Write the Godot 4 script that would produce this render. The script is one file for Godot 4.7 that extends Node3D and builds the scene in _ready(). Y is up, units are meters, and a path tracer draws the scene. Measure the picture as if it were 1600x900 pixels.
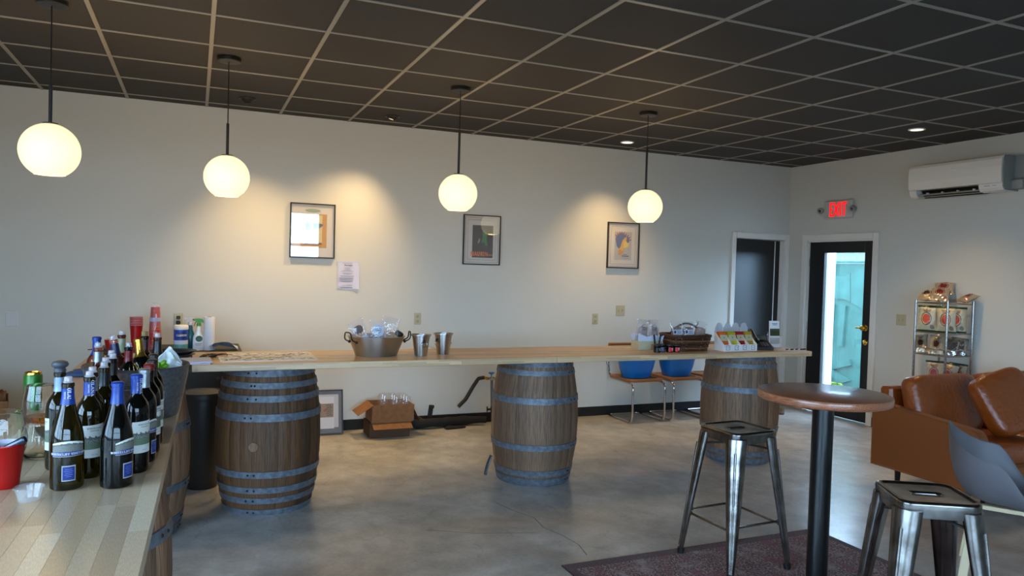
extends Node3D

# ---------------------------------------------------------------- mesh builder
class Shape:
	var st := SurfaceTool.new()
	var group := 1
	func _init() -> void:
		st.begin(Mesh.PRIMITIVE_TRIANGLES)
	func flat() -> void:
		st.set_smooth_group(-1)
	func smooth() -> void:
		group += 1
		st.set_smooth_group(group)
	func v(p: Vector3, uv: Vector2) -> void:
		st.set_uv(uv)
		st.add_vertex(p)
	# corners run counter-clockwise seen from outside
	func tri(a: Vector3, b: Vector3, c: Vector3, ua := Vector2.ZERO, ub := Vector2.ZERO, uc := Vector2.ZERO) -> void:
		v(a, ua); v(c, uc); v(b, ub)
	func quad(a: Vector3, b: Vector3, c: Vector3, d: Vector3, ua := Vector2(0, 1), ub := Vector2(1, 1), uc := Vector2(1, 0), ud := Vector2(0, 0)) -> void:
		tri(a, b, c, ua, ub, uc)
		tri(a, c, d, ua, uc, ud)
	func box(c: Vector3, s: Vector3, bevel := 0.0, b := Basis()) -> void:
		flat()
		var h := s * 0.5
		var e := minf(bevel, minf(h.x, minf(h.y, h.z)) * 0.9)
		for axis in 3:
			for sg in [-1.0, 1.0]:
				var u := (axis + 1) % 3
				var w := (axis + 2) % 3
				var pts: Array[Vector3] = []
				for k in [[-1, -1], [1, -1], [1, 1], [-1, 1]]:
					var p := Vector3.ZERO
					p[axis] = sg * h[axis]
					p[u] = k[0] * (h[u] - e)
					p[w] = k[1] * (h[w] - e)
					pts.append(c + b * p)
				if sg > 0: quad(pts[0], pts[1], pts[2], pts[3])
				else: quad(pts[3], pts[2], pts[1], pts[0])
		if e <= 0.0: return
		for axis in 3:
			var u := (axis + 1) % 3
			var w := (axis + 2) % 3
			for su in [-1.0, 1.0]:
				for sw in [-1.0, 1.0]:
					var q: Array[Vector3] = []
					for k in [[0, -1], [0, 1], [1, 1], [1, -1]]:
						var p := Vector3.ZERO
						p[axis] = k[1] * (h[axis] - e)
						p[u] = su * (h[u] - (e if k[0] == 1 else 0.0))
						p[w] = sw * (h[w] - (e if k[0] == 0 else 0.0))
						q.append(c + b * p)
					if su * sw > 0: quad(q[3], q[2], q[1], q[0])
					else: quad(q[0], q[1], q[2], q[3])
		for sx in [-1.0, 1.0]:
			for sy in [-1.0, 1.0]:
				for sz in [-1.0, 1.0]:
					var p1 := c + b * Vector3(sx * h.x, sy * (h.y - e), sz * (h.z - e))
					var p2 := c + b * Vector3(sx * (h.x - e), sy * h.y, sz * (h.z - e))
					var p3 := c + b * Vector3(sx * (h.x - e), sy * (h.y - e), sz * h.z)
					if sx * sy * sz > 0: tri(p1, p2, p3)
					else: tri(p1, p3, p2)
	# rings: arrays of equal length, from bottom to top, each turning from +x towards +z
	func rings(r: Array, cap_first := false, cap_last := false, crease := 0.7) -> void:
		var n: int = r[0].size()
		smooth()
		var last_dir := Vector3.ZERO
		for j in r.size() - 1:
			var a: PackedVector3Array = r[j]
			var b: PackedVector3Array = r[j + 1]
			var dir := (b[0] - a[0]).normalized()
			if j > 0 and last_dir.angle_to(dir) > crease: smooth()
			last_dir = dir
			var v0 := 1.0 - float(j) / (r.size() - 1)
			var v1 := 1.0 - float(j + 1) / (r.size() - 1)
			for i in n:
				var k := (i + 1) % n
				var u0 := float(i) / n
				var u1 := float(i + 1) / n
				quad(a[k], a[i], b[i], b[k], Vector2(u1, v0), Vector2(u0, v0), Vector2(u0, v1), Vector2(u1, v1))
		if cap_first: fan(r[0], true)
		if cap_last: fan(r[r.size() - 1], false)
	func fan(p: PackedVector3Array, down: bool) -> void:
		flat()
		var m := Vector3.ZERO
		for q in p: m += q
		m /= p.size()
		for i in p.size():
			var k := (i + 1) % p.size()
			if down: tri(m, p[i], p[k])
			else: tri(m, p[k], p[i])
	func lathe(prof: Array, segs := 24, at := Vector3.ZERO, b := Basis(), cap0 := false, cap1 := false) -> void:
		var r := []
		for p in prof:
			var ring := PackedVector3Array()
			for i in segs:
				var t := TAU * i / segs
				ring.append(at + b * Vector3(p[0] * cos(t), p[1], p[0] * sin(t)))
			r.append(ring)
		rings(r, cap0, cap1)
	func tube(path: Array, rad, segs := 8, closed := false, cap := true, flatness := 1.0) -> void:
		var n := path.size()
		var r := []
		var up := Vector3.UP
		var d0: Vector3 = (path[1] - path[0]).normalized()
		if absf(d0.dot(up)) > 0.9: up = Vector3.RIGHT
		var side := d0.cross(up).normalized()
		for j in n:
			var d: Vector3
			if closed: d = (path[(j + 1) % n] - path[(j - 1 + n) % n]).normalized()
			elif j == 0: d = d0
			elif j == n - 1: d = (path[j] - path[j - 1]).normalized()
			else: d = ((path[j + 1] - path[j]).normalized() + (path[j] - path[j - 1]).normalized()).normalized()
			side = (side - d * side.dot(d)).normalized()
			var w := d.cross(side)
			var q: float = rad[j] if rad is Array else rad
			var ring := PackedVector3Array()
			for i in segs:
				var t := TAU * i / segs
				ring.append(path[j] + side * cos(t) * q - w * sin(t) * q * flatness)
			r.append(ring)
		if closed: r.append(r[0])
		rings(r, cap and not closed, cap and not closed, 3.0)
	# a smooth sheet; f(u, v) -> Vector3, u to the right and v up seen from its front
	func sheet(nu: int, nv: int, f: Callable, back := false) -> void:
		smooth()
		for j in nv:
			for i in nu:
				var u0 := float(i) / nu
				var u1 := float(i + 1) / nu
				var v0 := float(j) / nv
				var v1 := float(j + 1) / nv
				var a: Vector3 = f.call(u0, v0)
				var b: Vector3 = f.call(u1, v0)
				var c: Vector3 = f.call(u1, v1)
				var d: Vector3 = f.call(u0, v1)
				if back: quad(b, a, d, c, Vector2(u1, 1 - v0), Vector2(u0, 1 - v0), Vector2(u0, 1 - v1), Vector2(u1, 1 - v1))
				else: quad(a, b, c, d, Vector2(u0, 1 - v0), Vector2(u1, 1 - v0), Vector2(u1, 1 - v1), Vector2(u0, 1 - v1))
	# a polygon (counter-clockwise in x, y) pulled from z0 to z1
	func prism(poly: PackedVector2Array, z0: float, z1: float, b := Basis(), at := Vector3.ZERO, soft := false) -> void:
		var p := poly
		if Geometry2D.is_polygon_clockwise(p): 
			p = poly.duplicate(); p.reverse()
		var idx := Geometry2D.triangulate_polygon(p)
		flat()
		for t in range(0, idx.size(), 3):
			var q := [p[idx[t]], p[idx[t + 1]], p[idx[t + 2]]]
			if (q[1] - q[0]).cross(q[2] - q[0]) < 0: q = [q[0], q[2], q[1]]
			tri(at + b * Vector3(q[0].x, q[0].y, z1), at + b * Vector3(q[1].x, q[1].y, z1), at + b * Vector3(q[2].x, q[2].y, z1))
			tri(at + b * Vector3(q[0].x, q[0].y, z0), at + b * Vector3(q[2].x, q[2].y, z0), at + b * Vector3(q[1].x, q[1].y, z0))
		if soft: smooth()
		for i in p.size():
			var c := p[i]
			var d := p[(i + 1) % p.size()]
			quad(at + b * Vector3(c.x, c.y, z0), at + b * Vector3(d.x, d.y, z0), at + b * Vector3(d.x, d.y, z1), at + b * Vector3(c.x, c.y, z1))
	# a padded block: superellipsoid with half sizes h
	func puff(c: Vector3, h: Vector3, b := Basis(), e1 := 0.35, e2 := 0.35, nu := 28, nv := 16) -> void:
		var pw := func(x: float, e: float) -> float: return signf(x) * pow(absf(x), e)
		var r := []
		for j in nv + 1:
			var la := -PI / 2 + PI * j / nv
			var cy: float = pw.call(cos(la), e1) if j > 0 and j < nv else 0.002
			var ring := PackedVector3Array()
			for i in nu:
				var lo := TAU * i / nu
				ring.append(c + b * Vector3(h.x * cy * pw.call(cos(lo), e2), h.y * pw.call(sin(la), e1), h.z * cy * pw.call(sin(lo), e2)))
			r.append(ring)
		rings(r, false, false, 3.2)
	func text(s: String, height: float, place: Callable, font: Font, middle := true) -> void:
		var t := TextMesh.new()
		t.font = font
		t.text = s
		t.font_size = 64
		t.depth = 0.0
		t.pixel_size = 1.0 / 64.0
		t.horizontal_alignment = HORIZONTAL_ALIGNMENT_LEFT
		var a := t.get_mesh_arrays()
		var pts: PackedVector3Array = a[Mesh.ARRAY_VERTEX]
		if pts.is_empty(): return
		var idx = a[Mesh.ARRAY_INDEX]
		var lo := Vector3(1e9, 1e9, 0)
		var hi := Vector3(-1e9, -1e9, 0)
		for p in pts:
			lo = lo.min(p); hi = hi.max(p)
		var k := height / maxf(hi.y - lo.y, 1e-4)
		var m := (lo + hi) * 0.5 if middle else lo
		flat()
		var list = idx if idx != null and idx.size() else range(pts.size())
		for i in range(0, list.size(), 3):
			var q: Array[Vector3] = []
			for j in 3:
				var p: Vector3 = (pts[list[i + j]] - m) * k
				q.append(place.call(p.x, p.y))
			v(q[0], Vector2.ZERO); v(q[1], Vector2.ZERO); v(q[2], Vector2.ZERO)
	func mesh() -> ArrayMesh:
		st.generate_normals()
		return st.commit()

# ---------------------------------------------------------------- naming
var taken := {}
func numbered(called: String) -> String:
	if not taken.has(called):
		taken[called] = 0
		return called
	taken[called] += 1
	return "%s_%03d" % [called, taken[called]]

func obj(called: String, s, m: Material, parent: Node = null) -> MeshInstance3D:
	var o := MeshInstance3D.new()
	o.mesh = s.mesh() if s is Shape else s
	o.material_override = m
	if parent == null:
		o.name = numbered(called)
		add_child(o)
	else:
		o.name = called
		parent.add_child(o, true)
	return o

func tag(o: Node, label: String, category: String, group := "") -> Node:
	o.set_meta("label", label)
	o.set_meta("category", category)
	if group != "": o.set_meta("group", group)
	return o

func thing(called: String, label: String, category: String, at := Vector3.ZERO, turn := 0.0, group := "") -> Node3D:
	var o := Node3D.new()
	o.name = numbered(called)
	add_child(o)
	o.position = at
	o.rotation.y = turn
	tag(o, label, category, group)
	return o

func struct(called: String, s, m: Material, label := "", category := "") -> MeshInstance3D:
	var o := MeshInstance3D.new()
	o.mesh = s.mesh() if s is Shape else s
	o.material_override = m
	o.name = called
	add_child(o)
	o.set_meta("kind", "structure")
	if label: o.set_meta("label", label)
	if category: o.set_meta("category", category)
	return o

func dup(src: Node3D, at: Vector3, turn: float, label: String, group := "") -> Node3D:
	var base: String = src.name
	var cut := base.rfind("_")
	if cut > 0 and base.substr(cut + 1).is_valid_int(): base = base.substr(0, cut)
	var o: Node3D = src.duplicate()
	o.name = numbered(base)
	add_child(o)
	o.position = at
	o.rotation.y = turn
	o.set_meta("label", label)
	if group: o.set_meta("group", group)
	return o

# ---------------------------------------------------------------- materials
var rng := RandomNumberGenerator.new()
var bold: SystemFont
var plain_font: SystemFont
var serif: SystemFont

func mat(c: Color, rough := 0.6, metal := 0.0, extra := {}) -> StandardMaterial3D:
	var m := StandardMaterial3D.new()
	m.albedo_color = c
	m.roughness = rough
	m.metallic = metal
	for k in extra: m.set(k, extra[k])
	return m

func noise_tex(kind: int, freq: float, lo: Color, hi: Color, seed_ := 1, oct := 4, size := 512, mid = null, normal := false, bump := 4.0) -> NoiseTexture2D:
	var n := FastNoiseLite.new()
	n.noise_type = kind
	n.frequency = freq
	n.seed = seed_
	n.fractal_octaves = oct
	var t := NoiseTexture2D.new()
	t.width = size
	t.height = size
	t.seamless = true
	t.noise = n
	if normal:
		t.as_normal_map = true
		t.bump_strength = bump
	else:
		var g := Gradient.new()
		g.set_color(0, lo)
		g.set_color(1, hi)
		if mid != null:
			g.add_point(0.5, mid)
		t.color_ramp = g
	return t

func grey_noise(freq: float, seed_: int, oct := 4, size := 512) -> Image:
	var n := FastNoiseLite.new()
	n.noise_type = FastNoiseLite.TYPE_SIMPLEX_SMOOTH
	n.frequency = freq
	n.seed = seed_
	n.fractal_octaves = oct
	return n.get_seamless_image(size, size)

func triplanar(m: StandardMaterial3D, scale: Vector3, world := true) -> StandardMaterial3D:
	m.uv1_triplanar = true
	m.uv1_world_triplanar = world
	m.uv1_scale = scale
	m.uv1_triplanar_sharpness = 8.0
	return m

func glass(c := Color(1, 1, 1), a := 0.06) -> StandardMaterial3D:
	var m := mat(Color(c.r, c.g, c.b, a), 0.0)
	m.transparency = BaseMaterial3D.TRANSPARENCY_ALPHA
	m.metallic_specular = 0.5
	return m

func solid_glass(c: Color, a := 0.05, scale := 0.05) -> StandardMaterial3D:
	var m := mat(Color(c.r, c.g, c.b, a), 0.0)
	m.refraction_enabled = true
	m.refraction_scale = scale
	return m

func lamp_mat(c: Color, e: float) -> StandardMaterial3D:
	return mat(c, 0.5, 0.0, {"emission_enabled": true, "emission": c, "emission_energy_multiplier": e})

func arc(c: Vector3, a: Vector3, b: Vector3, r: float, t0: float, t1: float, n: int) -> Array:
	var out := []
	for i in n + 1:
		var t := lerpf(t0, t1, float(i) / n)
		out.append(c + a * cos(t) * r + b * sin(t) * r)
	return out

# a polyline with its corners rounded
func bend(p: Array, r: float, n := 5) -> Array:
	var out := [p[0]]
	for i in range(1, p.size() - 1):
		var a: Vector3 = (p[i - 1] - p[i])
		var b: Vector3 = (p[i + 1] - p[i])
		var k := minf(r, minf(a.length(), b.length()) * 0.48)
		var s: Vector3 = p[i] + a.normalized() * k
		var e: Vector3 = p[i] + b.normalized() * k
		for j in n + 1:
			var t := float(j) / n
			out.append(s * (1 - t) * (1 - t) + p[i] * 2 * t * (1 - t) + e * t * t)
	out.append(p[p.size() - 1])
	return out

func round_rect(hx: float, hz: float, r: float, y: float, n := 5) -> PackedVector3Array:
	var out := PackedVector3Array()
	for c in [[1, 1, 0.0], [-1, 1, PI / 2], [-1, -1, PI], [1, -1, PI * 1.5]]:
		for i in n + 1:
			var t: float = c[2] + PI / 2 * i / n
			out.append(Vector3(c[0] * (hx - r) + cos(t) * r, y, c[1] * (hz - r) + sin(t) * r))
	return out

func ellipse(rx: float, rz: float, y: float, n := 32, e := 1.0, at := Vector3.ZERO) -> PackedVector3Array:
	var out := PackedVector3Array()
	for i in n:
		var t := TAU * i / n
		out.append(at + Vector3(rx * signf(cos(t)) * pow(absf(cos(t)), e), y, rz * signf(sin(t)) * pow(absf(sin(t)), e)))
	return out

const GLOBE_E := 1.25
const SPOT_E := 10.5

func _ready() -> void:
	# camera
	var cam := Camera3D.new()
	cam.name = "camera"
	cam.position = Vector3(0, 1.575, 0)
	cam.rotation_order = EULER_ORDER_YXZ
	cam.rotation = Vector3(-0.0266423, -0.4050645, 0.0294607)
	cam.fov = rad_to_deg(2.0 * atan(450.0 / 1156.54))
	cam.near = 0.02
	cam.far = 200.0
	cam.current = true
	add_child(cam)
	# sky, exposure
	var we := WorldEnvironment.new()
	we.name = "environment"
	var env := Environment.new()
	env.background_mode = Environment.BG_SKY
	var sky := Sky.new()
	var sm := ProceduralSkyMaterial.new()
	sm.sky_top_color = Color(0.74, 0.87, 1.0)
	sm.sky_horizon_color = Color(0.70, 0.86, 1.0)
	sm.ground_horizon_color = Color(0.55, 0.60, 0.66)
	sm.ground_bottom_color = Color(0.30, 0.31, 0.33)
	sm.sky_energy_multiplier = 6.0
	sm.ground_energy_multiplier = 3.0
	sm.use_debanding = false
	sky.sky_material = sm
	env.sky = sky
	env.tonemap_mode = Environment.TONE_MAPPER_LINEAR
	env.tonemap_exposure = 0.30
	env.sdfgi_enabled = true
	env.ssao_enabled = true
	env.ssil_enabled = true
	we.environment = env
	add_child(we)
	make_materials()
	M.globe = lamp_mat(Color(1.0, 0.935, 0.75), 3.4)
	M.globe_low = lamp_mat(Color(1.0, 0.96, 0.80), 3.8)
	build_setting()
	build_bar()
	build_barrels()
	build_sofa()
	build_table()
	build_rug()
	make_stool("metal stool standing left of the round table", Vector3(2.74, 0.0066, -3.205), 0.05)
	make_stool("nearest metal stool, at the lower right, seen from above its seat", Vector3(2.652, 0.0066, -2.0), -0.52)
	build_shell_chair()
	build_chairs()
	build_lamps()
	build_downlights()
	build_exit_and_ac()
	build_pictures()
	build_plates()
	build_floor_things()
	build_rack()
	build_bar_items()
	build_bottles()

var M := {}

func floor_image() -> ImageTexture:
	var n := 1024
	var a := grey_noise(0.006, 11, 5, n).get_data()
	var b := grey_noise(0.03, 5, 4, n).get_data()
	var c := grey_noise(0.2, 8, 2, n).get_data()
	var d := grey_noise(0.011, 31, 3, n).get_data()
	var out := PackedByteArray()
	out.resize(n * n * 3)
	for i in n * n:
		var big := a[i] / 255.0
		var k := 0.76 + 0.22 * (big - 0.5) + 0.16 * (b[i] / 255.0 - 0.5) + 0.08 * (c[i] / 255.0 - 0.5)
		var ridge := absf(d[i] / 255.0 - 0.5)
		if ridge < 0.012: k -= 0.05
		out[i * 3] = int(clampf(k * 0.97, 0, 1) * 255)
		out[i * 3 + 1] = int(clampf(k * 0.96, 0, 1) * 255)
		out[i * 3 + 2] = int(clampf(k * 0.93, 0, 1) * 255)
	var im := Image.create_from_data(n, n, false, Image.FORMAT_RGB8, out)
	return ImageTexture.create_from_image(im)

func rug_image() -> ImageTexture:
	var w := 512
	var a := grey_noise(0.02, 3, 4, w).get_data()
	var b := grey_noise(0.07, 9, 3, w).get_data()
	var c := grey_noise(0.25, 14, 2, w).get_data()
	var im := Image.create_empty(w, w, false, Image.FORMAT_RGB8)
	for y in w:
		for x in w:
			var i := y * w + x
			# mirrored medallion motif
			var fx := absf(fmod(x / 64.0, 2.0) - 1.0)
			var fy := absf(fmod(y / 64.0, 2.0) - 1.0)
			var j := (int(fy * 63) * 4 % w) * w + (int(fx * 63) * 4 % w)
			var motif := b[j] / 255.0 * 0.8 + 0.2 * (c[i] / 255.0)
			var wear := a[i] / 255.0
			var col := Color(0.31, 0.13, 0.14)
			if motif > 0.555: col = Color(0.60, 0.49, 0.43)
			elif motif > 0.50: col = Color(0.46, 0.28, 0.27)
			elif motif < 0.36: col = Color(0.11, 0.08, 0.10)
			if c[i] / 255.0 > 0.68: col = col.lerp(Color(0.60, 0.51, 0.46), 0.6)
			if wear > 0.60: col = col.lerp(Color(0.56, 0.49, 0.47), (wear - 0.60) * 3.0)
			if wear < 0.40: col = col.lerp(Color(0.46, 0.18, 0.21), (0.40 - wear) * 3.0)
			var edge := mini(mini(x, w - 1 - x), mini(y, w - 1 - y))
			if edge < 14: col = col.lerp(Color(0.20, 0.09, 0.11), 0.6)
			im.set_pixel(x, y, col)
	return ImageTexture.create_from_image(im)

func maple_image() -> ImageTexture:
	var w := 256
	var a := grey_noise(0.05, 21, 4, w).get_data()
	var r := RandomNumberGenerator.new()
	r.seed = 6
	var im := Image.create_empty(512, w, false, Image.FORMAT_RGB8)
	var rows := 16
	var tone := []
	for j in rows:
		var line := []
		var x := 0
		while x < 512:
			var l := r.randi_range(70, 200)
			line.append([x + l, r.randf_range(0.86, 1.04)])
			x += l
		tone.append(line)
	for y in w:
		var j := y * rows / w
		for x in 512:
			var k := 1.0
			for s in tone[j]:
				if x < s[0]:
					k = s[1]
					break
			var g := a[y * w + (x / 6) % w] / 255.0 - 0.5
			k *= 1.0 + 0.10 * g
			im.set_pixel(x, y, Color(0.87 * k, 0.735 * k, 0.57 * k))
	return ImageTexture.create_from_image(im)

func make_materials() -> void:
	bold = SystemFont.new()
	bold.font_names = PackedStringArray(["Droid Sans"])
	bold.font_weight = 700
	plain_font = SystemFont.new()
	plain_font.font_names = PackedStringArray(["Droid Sans"])
	serif = SystemFont.new()
	serif.font_names = PackedStringArray(["Droid Serif"])
	serif.font_weight = 700
	var wall_relief := noise_tex(FastNoiseLite.TYPE_SIMPLEX_SMOOTH, 0.08, Color.BLACK, Color.WHITE, 4, 3, 256, null, true, 1.0)
	M.wall = triplanar(mat(Color(0.795, 0.795, 0.765), 0.75, 0.0, {"normal_enabled": true, "normal_texture": wall_relief, "normal_scale": 0.12}), Vector3.ONE * 2.0)
	M.trim = mat(Color(0.87, 0.86, 0.83), 0.45)
	M.floor = triplanar(mat(Color(0.94, 0.94, 0.94), 0.40, 0.0, {"albedo_texture": floor_image(), "clearcoat_enabled": true, "clearcoat": 0.6, "clearcoat_roughness": 0.2}), Vector3.ONE * 0.16)
	M.floor.normal_enabled = true
	M.floor.normal_texture = noise_tex(FastNoiseLite.TYPE_SIMPLEX_SMOOTH, 0.012, Color.BLACK, Color.WHITE, 40, 4, 512, null, true, 6.0)
	M.floor.normal_scale = 0.28
	M.tile = triplanar(mat(Color.WHITE, 0.85, 0.0, {"albedo_texture": noise_tex(FastNoiseLite.TYPE_SIMPLEX_SMOOTH, 0.16, Color(0.115, 0.108, 0.10), Color(0.25, 0.236, 0.222), 3, 3, 512)}), Vector3.ONE * 1.7)
	M.grid = mat(Color(0.54, 0.52, 0.48), 0.5)
	M.slab = mat(Color(0.25, 0.25, 0.25), 0.9)
	M.black = mat(Color(0.045, 0.043, 0.045), 0.45)
	M.black_gloss = mat(Color(0.03, 0.031, 0.036), 0.28)
	M.black_matte = mat(Color(0.05, 0.048, 0.047), 0.8)
	M.charcoal = mat(Color(0.13, 0.125, 0.12), 0.5)
	M.white = mat(Color(0.88, 0.88, 0.88), 0.5)
	M.paper = mat(Color(0.90, 0.90, 0.92), 0.8)
	M.ink = mat(Color(0.06, 0.06, 0.08), 0.8)
	M.ink_grey = mat(Color(0.42, 0.42, 0.46), 0.8)
	M.ivory = mat(Color(0.72, 0.68, 0.55), 0.4)
	M.chrome = mat(Color(0.78, 0.78, 0.78), 0.12, 1.0)
	M.steel = mat(Color(0.66, 0.65, 0.63), 0.24, 1.0)
	M.brushed = mat(Color(0.74, 0.73, 0.72), 0.34, 1.0, {"anisotropy_enabled": true, "anisotropy": -0.85})
	M.brass = mat(Color(0.80, 0.62, 0.26), 0.25, 1.0)
	M.iron = mat(Color(0.16, 0.15, 0.14), 0.5, 0.6)
	M.glass = glass()
	M.clear = solid_glass(Color(0.97, 0.985, 0.98), 0.0)
	M.plastic_clear = glass(Color(0.95, 0.96, 0.98), 0.10)
	M.plastic_clear.metallic_specular = 0.35
	M.wrap = mat(Color(0.95, 0.95, 0.98, 0.12), 0.08, 0.0, {"transparency": BaseMaterial3D.TRANSPARENCY_ALPHA, "metallic_specular": 0.7})
	# butcher block strips: maple tints
	var grain := noise_tex(FastNoiseLite.TYPE_SIMPLEX_SMOOTH, 0.05, Color(0.80, 0.78, 0.74), Color(1.0, 1.0, 1.0), 2, 5, 512)
	M.maple = []
	for c in [Color(0.90, 0.79, 0.65), Color(0.93, 0.83, 0.70), Color(0.87, 0.75, 0.60), Color(0.82, 0.715, 0.59), Color(0.96, 0.89, 0.78), Color(0.90, 0.80, 0.67)]:
		M.maple.append(triplanar(mat(c, 0.32, 0.0, {"albedo_texture": grain, "clearcoat_enabled": true, "clearcoat": 0.3, "clearcoat_roughness": 0.2}), Vector3(22, 22, 1.6)))
	M.maple_long = triplanar(mat(Color(0.98, 0.97, 0.96), 0.32, 0.0, {"albedo_texture": maple_image(), "clearcoat_enabled": true, "clearcoat": 0.3, "clearcoat_roughness": 0.2}), Vector3(0.6, 6.0, 1.45))
	# barrel oak
	var oak := noise_tex(FastNoiseLite.TYPE_SIMPLEX_SMOOTH, 0.04, Color(0.50, 0.48, 0.46), Color(1.0, 0.98, 0.95), 7, 5, 512)
	M.oak = []
	M.oak_pale = []
	for k in [0.82, 0.94, 1.02, 1.14, 0.74]:
		M.oak.append(triplanar(mat(Color(0.46 * k, 0.315 * k, 0.18 * k), 0.62, 0.0, {"albedo_texture": oak}), Vector3(5, 0.28, 5), false))
		M.oak_pale.append(triplanar(mat(Color(0.65, 0.505, 0.395) * (0.35 + 0.65 * k), 0.62, 0.0, {"albedo_texture": oak}), Vector3(5, 0.28, 5), false))
	M.hoop = triplanar(mat(Color(0.48, 0.51, 0.55), 0.5, 0.35, {"albedo_texture": noise_tex(FastNoiseLite.TYPE_SIMPLEX_SMOOTH, 0.03, Color(0.66, 0.66, 0.67), Color.WHITE, 12, 4, 256)}), Vector3.ONE * 3.0, false)
	M.leather = mat(Color(0.52, 0.245, 0.06), 0.36, 0.0, {"normal_enabled": true, "normal_texture": noise_tex(FastNoiseLite.TYPE_SIMPLEX_SMOOTH, 0.03, Color.BLACK, Color.WHITE, 6, 4, 512, null, true, 4.0), "normal_scale": 0.8, "clearcoat_enabled": true, "clearcoat": 0.3, "clearcoat_roughness": 0.3})
	triplanar(M.leather, Vector3.ONE * 1.3, false)
	M.suede = mat(Color(0.49, 0.255, 0.07), 0.62, 0.0, {"rim_enabled": true, "rim": 0.2})
	M.gunmetal = triplanar(mat(Color(0.60, 0.585, 0.57), 0.24, 1.0, {"albedo_texture": noise_tex(FastNoiseLite.TYPE_SIMPLEX_SMOOTH, 0.02, Color(0.62, 0.60, 0.58), Color.WHITE, 22, 3, 256), "clearcoat_enabled": true, "clearcoat": 0.5, "clearcoat_roughness": 0.1}), Vector3.ONE * 2.0, false)
	M.walnut = triplanar(mat(Color.WHITE, 0.28, 0.0, {"albedo_texture": noise_tex(FastNoiseLite.TYPE_SIMPLEX_SMOOTH, 0.035, Color(0.38, 0.20, 0.13), Color(0.74, 0.48, 0.33), 16, 5, 512), "clearcoat_enabled": true, "clearcoat": 0.4, "clearcoat_roughness": 0.12}), Vector3(9, 9, 1.0), false)
	M.card = triplanar(mat(Color(0.55, 0.38, 0.23), 0.85, 0.0, {"albedo_texture": noise_tex(FastNoiseLite.TYPE_SIMPLEX_SMOOTH, 0.02, Color(0.85, 0.85, 0.85), Color.WHITE, 33, 3, 256)}), Vector3.ONE * 3.0)
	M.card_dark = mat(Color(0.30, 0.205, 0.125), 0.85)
	M.blue_tub = mat(Color(0.0, 0.42, 0.74), 0.3)
	M.red_cup = mat(Color(0.62, 0.02, 0.03), 0.3)
	M.dark_glass = solid_glass(Color(0.030, 0.040, 0.022), 0.5)
	M.olive_glass = solid_glass(Color(0.22, 0.175, 0.016), 0.16)
	M.amber_glass = solid_glass(Color(0.45, 0.18, 0.08), 0.1)
	M.rose_glass = solid_glass(Color(0.80, 0.45, 0.36), 0.04)
	M.wine_dark = mat(Color(0.03, 0.03, 0.024), 0.05, 0.0, {"metallic_specular": 0.42})
	M.galv = triplanar(mat(Color(0.52, 0.54, 0.56), 0.45, 0.8, {"albedo_texture": noise_tex(FastNoiseLite.TYPE_CELLULAR, 0.06, Color(0.72, 0.72, 0.72), Color.WHITE, 5, 2, 256)}), Vector3.ONE * 4.0, false)
	M.wicker = [mat(Color(0.27, 0.155, 0.09), 0.45), mat(Color(0.46, 0.30, 0.18), 0.45), mat(Color(0.13, 0.075, 0.045), 0.55)]
	M.wood_trim = triplanar(mat(Color(0.60, 0.40, 0.22), 0.45, 0.0, {"albedo_texture": grain}), Vector3(3, 12, 12), false)
	M.beech = mat(Color(0.80, 0.72, 0.58), 0.5)
	M.shell = mat(Color(0.40, 0.385, 0.40), 0.5)
	M.teal = triplanar(mat(Color(0.22, 0.50, 0.47), 0.5, 0.0, {"albedo_texture": noise_tex(FastNoiseLite.TYPE_SIMPLEX_SMOOTH, 0.02, Color(0.80, 0.82, 0.82), Color.WHITE, 44, 3, 256)}), Vector3.ONE)
	M.leaf = mat(Color(0.50, 0.62, 0.10), 0.5, 0.0, {"backlight_enabled": true, "backlight": Color(0.4, 0.5, 0.1)})
	M.leaf_dark = mat(Color(0.08, 0.35, 0.22), 0.5)
	M.ground = triplanar(mat(Color(0.55, 0.55, 0.54), 0.9, 0.0, {"albedo_texture": noise_tex(FastNoiseLite.TYPE_SIMPLEX_SMOOTH, 0.03, Color(0.8, 0.8, 0.8), Color.WHITE, 51, 3, 256)}), Vector3.ONE * 0.3)

const BACK := -7.0
const RIGHT := 6.66
const TOP := 2.895
const LEFT := -2.5
const FRONT := 3.5
const BAR := 0.95

func opening_wall(lo: float, hi: float, holes: Array, height: float) -> PackedVector2Array:
	# outline along the wall with door holes cut from the floor
	var p := PackedVector2Array([Vector2(lo, 0)])
	for h in holes:
		p.append_array([Vector2(h[0], 0), Vector2(h[0], h[2]), Vector2(h[1], h[2]), Vector2(h[1], 0)])
	p.append_array([Vector2(hi, 0), Vector2(hi, height), Vector2(lo, height)])
	return p

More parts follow.
